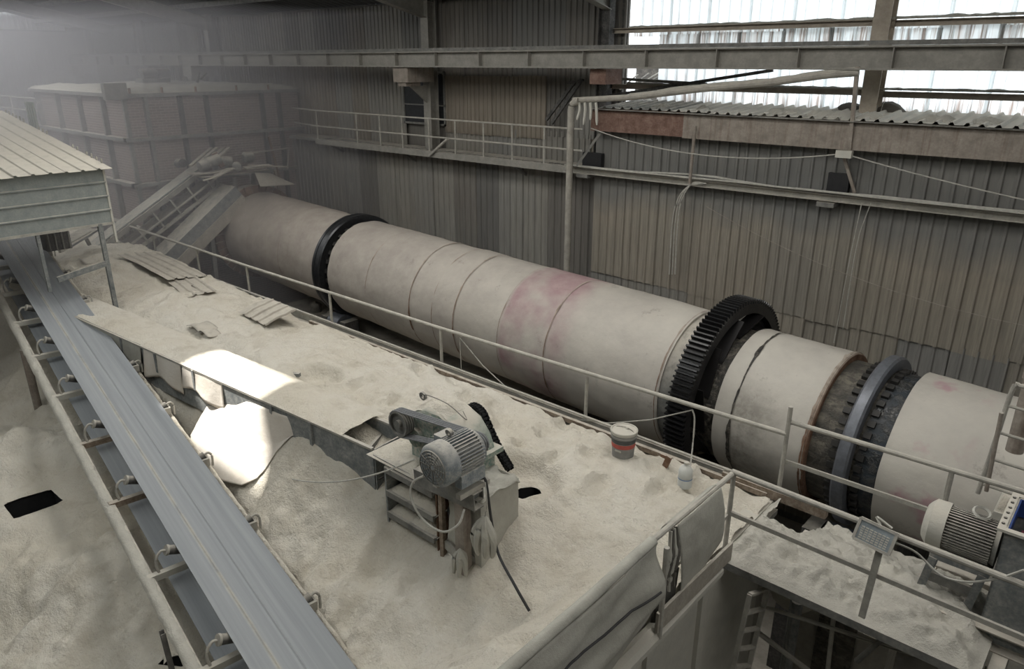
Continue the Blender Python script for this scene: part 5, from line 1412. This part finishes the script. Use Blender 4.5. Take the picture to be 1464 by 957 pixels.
# ------------------------------------------------------------------ floodlight, blower and ladder on the right
cs = [at(1224, 737, y=6.40), at(1277, 762, y=6.38), at(1274, 796, y=6.30), at(1229, 771, y=6.32)]
ct_ = sum(cs, V(0, 0, 0)) / 4
ex = (cs[1] - cs[0]).normalized(); ez = ((cs[0] - cs[3]) + (cs[1] - cs[2])).normalized(); ez = (ez - ex * ez.dot(ex)).normalized(); en = ex.cross(ez)
if en.dot(V(*CAM) - ct_) < 0: en = -en
w_ = (cs[1] - cs[0]).length; h_ = ((cs[0] - cs[3]).length + (cs[1] - cs[2]).length) / 2
rot = Matrix((ex, en, ez)).transposed()
fl = thing('floodlight', 'square dusty LED floodlight hung on the front platform rail', 'floodlight', ct_)
MB().box(ct_ - en * .03, (w_, .05, h_), rot).build('housing', M['frame'], fl)
for a, b in ((0, 1), (1, 2), (2, 3), (3, 0)):
    sg = ((-1, 1), (1, 1), (1, -1), (-1, -1))
    p = ct_ + ex * sg[a][0] * w_ * .48 + ez * sg[a][1] * h_ * .48; q = ct_ + ex * sg[b][0] * w_ * .48 + ez * sg[b][1] * h_ * .48
    MB().bar(p, q, .025, .03, en).build('bezel', M['rail'], fl)
MB().box(ct_ - en * .002, (w_ * .92, .01, h_ * .92), rot).build('glass', M['lamp'], fl)
for i in range(7):
    for j in range(6):
        MB().box(ct_ + ex * w_ * (-.34 + .11 * i) + ez * h_ * (-.33 + .10 * j) + en * .006, (w_ * .08, .008, h_ * .05), rot).build('led', M['white'], fl)
MB().tube(spline([ct_ + ez * h_ * .5 - en * .05, ct_ + ez * h_ * .75 - ex * .05 - en * .05, ct_ + ez * h_ * .6 + ex * .1 - en * .03], 5), .012, 6).build('tie_wire', M['cable'], fl)
wire('lamp_cable', spline([at(1278, 775, y=6.5), at(1310, 790, y=6.6), at(1345, 822, y=6.55), at(1385, 832, y=6.5), at(1430, 826, y=6.48), at(1464, 815, y=6.48)], 7), .011, 'cable', 'pale cable drooping from the floodlight along the front rail')

YM = 7.35
mc0 = at(1330, 742, y=YM); mc1 = at(1403, 755, y=YM)
ax_ = V(1, .02, .0); R1 = .215
bm = thing('blower_motor', 'large grey finned motor with white fan cover on the right platform', 'motor', (mc0.x + .3, YM, 7.1))
o0 = V(mc0.x - .04, YM, mc0.z - .02)
MB().lathe(o0, ax_, [(0, .02), (0, .16), (.02, .19), (.06, R1 + .02), (.19, R1 + .02), (.19, R1 - .01)], 36).build('fan_cover', M['white'], bm)
MB().cyl(o0 + ax_ * .17, o0 + ax_ * .60, R1 - .035, n=30).build('body', M['steel'], bm)
fm2 = MB().bb((0, -.005, R1 - .045), (.40, .005, R1 + .005)).mesh('cooling_fin', M['steel'])
for k in range(44):
    a = 2 * math.pi * k / 44
    o = bpy.data.objects.new('cooling_fin', fm2); COL.objects.link(o); o.parent = bm
    o.location = o0 + ax_ * .19 - bm.location; o.rotation_euler = (a, 0, 0)
MB().lathe(o0 + ax_ * .59, ax_, [(0, R1 - .01), (.04, R1), (.05, .12), (.12, .08)], 30).build('end_shield', M['steel'], bm)
MB().lathe(o0 + ax_ * .44 + V(0, -.02, R1 + .06), (.2, -.3, 1), [(-.02, .07), (.0, .085), (.02, .07), (.0, .055), (-.02, .07)], 16, False).build('cable_coil', M['cable'], bm)
MB().box(o0 + ax_ * .38 + V(0, 0, -R1 - .04), (.5, .36, .07)).build('base_plate', M['frame'], bm)
for dx in (.16, .58):
    for dy in (-.15, .15):
        MB().bar(o0 + V(dx, dy, -R1 - .06), V(o0.x + dx - .06, YM + dy, 7.02), .07, .07).build('leg', M['frame'], bm)
MB().bar(V(o0.x + .16, YM - .15, 7.25), V(o0.x + .58, YM - .15, 7.25), .04, .1).build('leg_tie', M['steel'], bm)
bl = thing('blower_housing', 'open grey steel box with blue and maroon inside at the right edge', 'box', (-.2, YM, 7.0))
hx0, hx1, hy0, hy1, hz0, hz1 = o0.x + .66, .45, 7.06, 7.72, 6.9, 8.10
for a, b in (((hx0, hy0, hz0), (hx1, hy0 + .015, hz1)), ((hx0, hy1 - .015, hz0), (hx1, hy1, hz1)), ((hx0, hy0, hz0), (hx0 + .015, hy1, hz1)), ((hx1 - .015, hy0, hz0), (hx1, hy1, hz1))):
    MB().bb(a, b).build('side_plate', M['frame'], bl)
MB().bb((hx0 + .02, hy1 - .03, hz1 - .18), (hx1 - .02, hy1 - .017, hz1)).build('inner_lining', M['blue'], bl)
MB().bb((hx0 + .017, hy0 + .02, hz1 - .18), (hx0 + .03, hy1 - .02, hz1)).build('inner_lining', M['blue'], bl)
MB().bb((hx0 + .03, hy0 + .02, hz1 - .42), (hx1 - .02, hy1 - .03, hz1 - .40)).build('inner_floor', M['maroon'], bl)
MB().cyl((hx0 + .1, (hy0 + hy1) / 2, hz1 - .28), (hx1 - .05, (hy0 + hy1) / 2, hz1 - .28), .12, n=16).build('rotor', M['maroon'], bl)
for a, b in (((hx0 - .06, hy0 - .06), (hx1 + .06, hy0)), ((hx0 - .06, hy1), (hx1 + .06, hy1 + .06)), ((hx0 - .06, hy0), (hx0, hy1)), ((hx1, hy0), (hx1 + .06, hy1))):
    MB().bb((*a, hz1 - .015), (*b, hz1 + .01)).build('top_flange', M['white'], bl)
for i in range(6):
    MB().cyl((hx0 - .03, hy0 + .05 + i * .11, hz1 + .01), (hx0 - .03, hy0 + .05 + i * .11, hz1 + .025), .014, n=6).build('bolt', M['steel_dk'], bl)
sk_ = thing('blower_skid', 'heavy dusty base frame under the blower motor and steel box', 'frame', (-.1, 7.3, 6.7))
MB().channel((-1.0, 7.08, 6.95), (.9, 7.08, 6.95), .1, .2, .014, 1).build('base_beam', M['scrap'], sk_)
MB().channel((-1.0, 7.72, 6.95), (.9, 7.72, 6.95), .1, .2, .014, -1).build('base_beam', M['scrap'], sk_)
MB().bb((-.25, 6.75, 6.6), (.9, 7.0, 6.66)).build('tray', M['frame'], sk_)
MB().bb((-1.0, 7.0, 6.84), (-.9, 7.8, 7.03)).build('cross_beam', M['scrap'], sk_)
MB().bb((-.22, 6.5, 5.6), (-.1, 7.6, 6.85)).build('support_plate', M['concrete'], sk_)
MB().bb((.3, 7.6, 3), (.42, 7.72, 6.9)).build('leg', M['steel'], sk_)

ld = thing('access_ladder', 'pale tubular ladder top beside the kiln at the right edge', 'ladder', (-.7, 9, 6))
ya = 8.75
for dx, top_ in ((0, 562), (.0, 590)):
    pass
L0 = at(1398, 705, y=ya); L1 = at(1448, 556, y=ya); 
sgn = V(.62, 0, .0)
MB().tube(spline([L0, L0.lerp(L1, .5), L1, L1 + V(.06, 0, .05), L1 + V(.16, 0, .05)], 5), .026, 8).build('side_tube', M['rail'], ld)
MB().tube([L0 + sgn, L1 + sgn], .026, 8).build('side_tube', M['rail'], ld)
for k in range(4):
    p = L0.lerp(L1, .1 + .25 * k); MB().tube([p, p + sgn - V(0, 0, .02)], .018, 8).build('rung', M['rail'], ld)
MB().tube([at(1410, 702, y=8.6), at(1432, 590, y=8.6)], .022, 8).build('grab_tube', M['fascia'], ld)
st = thing('hood_column', 'white powdery kiln hood casing with pipe at the far right edge', 'casing', (.3, 9.2, 3))
MB().bb((-.62, 8.7, 3), (.9, 9.25, 7.35)).build('casing', M['white'], st)
MB().bb((-.20, 8.6, 7.35), (.9, 9.2, 7.42)).build('cover_plate', M['concrete'], st)
def hp(u, v):
    x = -.6 + 1.4 * u; y = 8.72 + .5 * v; e = math.sin(math.pi * u) * math.sin(math.pi * v)
    return V(x, y, 7.35 + .12 * e + .05 * e * n1(x * 5, y * 5))
MB().grid(hp, 20, 12).build('powder_heap', M['sand'], st, sharp=80)
tag(MB().lathe(at(1462, 600, y=9.4) - V(0, 0, .4), (0, 0, 1), [(0, .09), (.9, .09), (.9, .11), (1.0, .11), (1.0, .05)], 18).build('vent_pipe', M['fascia']), 'brownish upright vent pipe behind the ladder at the right edge', 'pipe')

# ------------------------------------------------------------------ below the platform
l2 = thing('lower_ladder', 'steel ladder going down beside the bin wall under the platform', 'ladder', (-2.45, 6.7, 3.2))
a0, a1 = at(1097, 842, y=6.75), at(1062, 990, y=6.6)
b0, b1 = at(1072, 850, y=6.35), at(1040, 990, y=6.2)
for p, q in ((a0, a1), (b0, b1)): MB().bar(p, q, .03, .05).build('side_rail', M['rail'], l2)
for k in range(6):
    s = k / 5.5; MB().bar(a0.lerp(a1, s), b0.lerp(b1, s), .05, .03).build('rung', M['rail'], l2)
for k, (u0, v0, u1, v1, r, m_, lb) in enumerate(((1140, 860, 1122, 970, .06, 'frame', 'blue-grey post standing under the platform'), (1192, 880, 1182, 970, .025, 'rail', 'thin rod hanging under the platform'), (1095, 868, 1290, 930, .022, 'rail', 'upper thin pipe slanting across the dark under the platform'), (1085, 905, 1160, 962, .03, 'rail', 'lower bent pipe slanting across the dark under the platform'),
                                                 (1210, 905, 1400, 965, .022, 'rail', 'thin pipe running right under the platform edge'), (1265, 910, 1225, 945, .03, 'steel', 'short strut under the platform edge'))):
    y = 7.3 if k in (0, 1) else 7.0
    tag(MB().tube([at(u0, v0, y=y), at(u1, v1, y=y)], r, 10).build('pipe' if k != 0 else 'post', M[m_]), lb, 'pipe' if k != 0 else 'post')
pr2 = thing('machine_pier', 'dark crusted machine pier below the platform', 'pier', (-1.7, 8.3, 3))
MB().bb((-2.3, 8.0, 3), (-1.2, 8.6, 5.6)).build('block', M['concrete'], pr2)
q = MB()
q.grid(lambda u, v: V(-2.0 + .45 * u, 7.98 - .06 * abs(n1(u * 6, v * 20)), 3 + 2.9 * v + 0), 16, 60)
q.build('crust', M['bare2'], pr2, sharp=20)
c = at(1155, 748, z=6.3)
q = MB().grid(lambda a, e: V(-2.3, 8.0, 6.05) + V(.42 * math.cos(a * 6.283) * math.sin(e * 3.1416), .35 * math.sin(a * 6.283) * math.sin(e * 3.1416), .5 * math.cos(e * 3.1416)) * (1 + .35 * n1(a * 5, e * 5)), 24, 16)
tag(q.build('crusted_heap', M['gsand'], sharp=80), 'crusted brownish lump in the gap behind the platform under the kiln', 'lump')

# ------------------------------------------------------------------ airborne dust
hz = MB().bb((-41.9, -6, 3.2), (-17.0, 14.4, 13.3)).build('dust_haze', haze_mat(.07))
tag(hz, 'thin dust haze hanging over the far left of the hall', 'haze', kind='stuff')
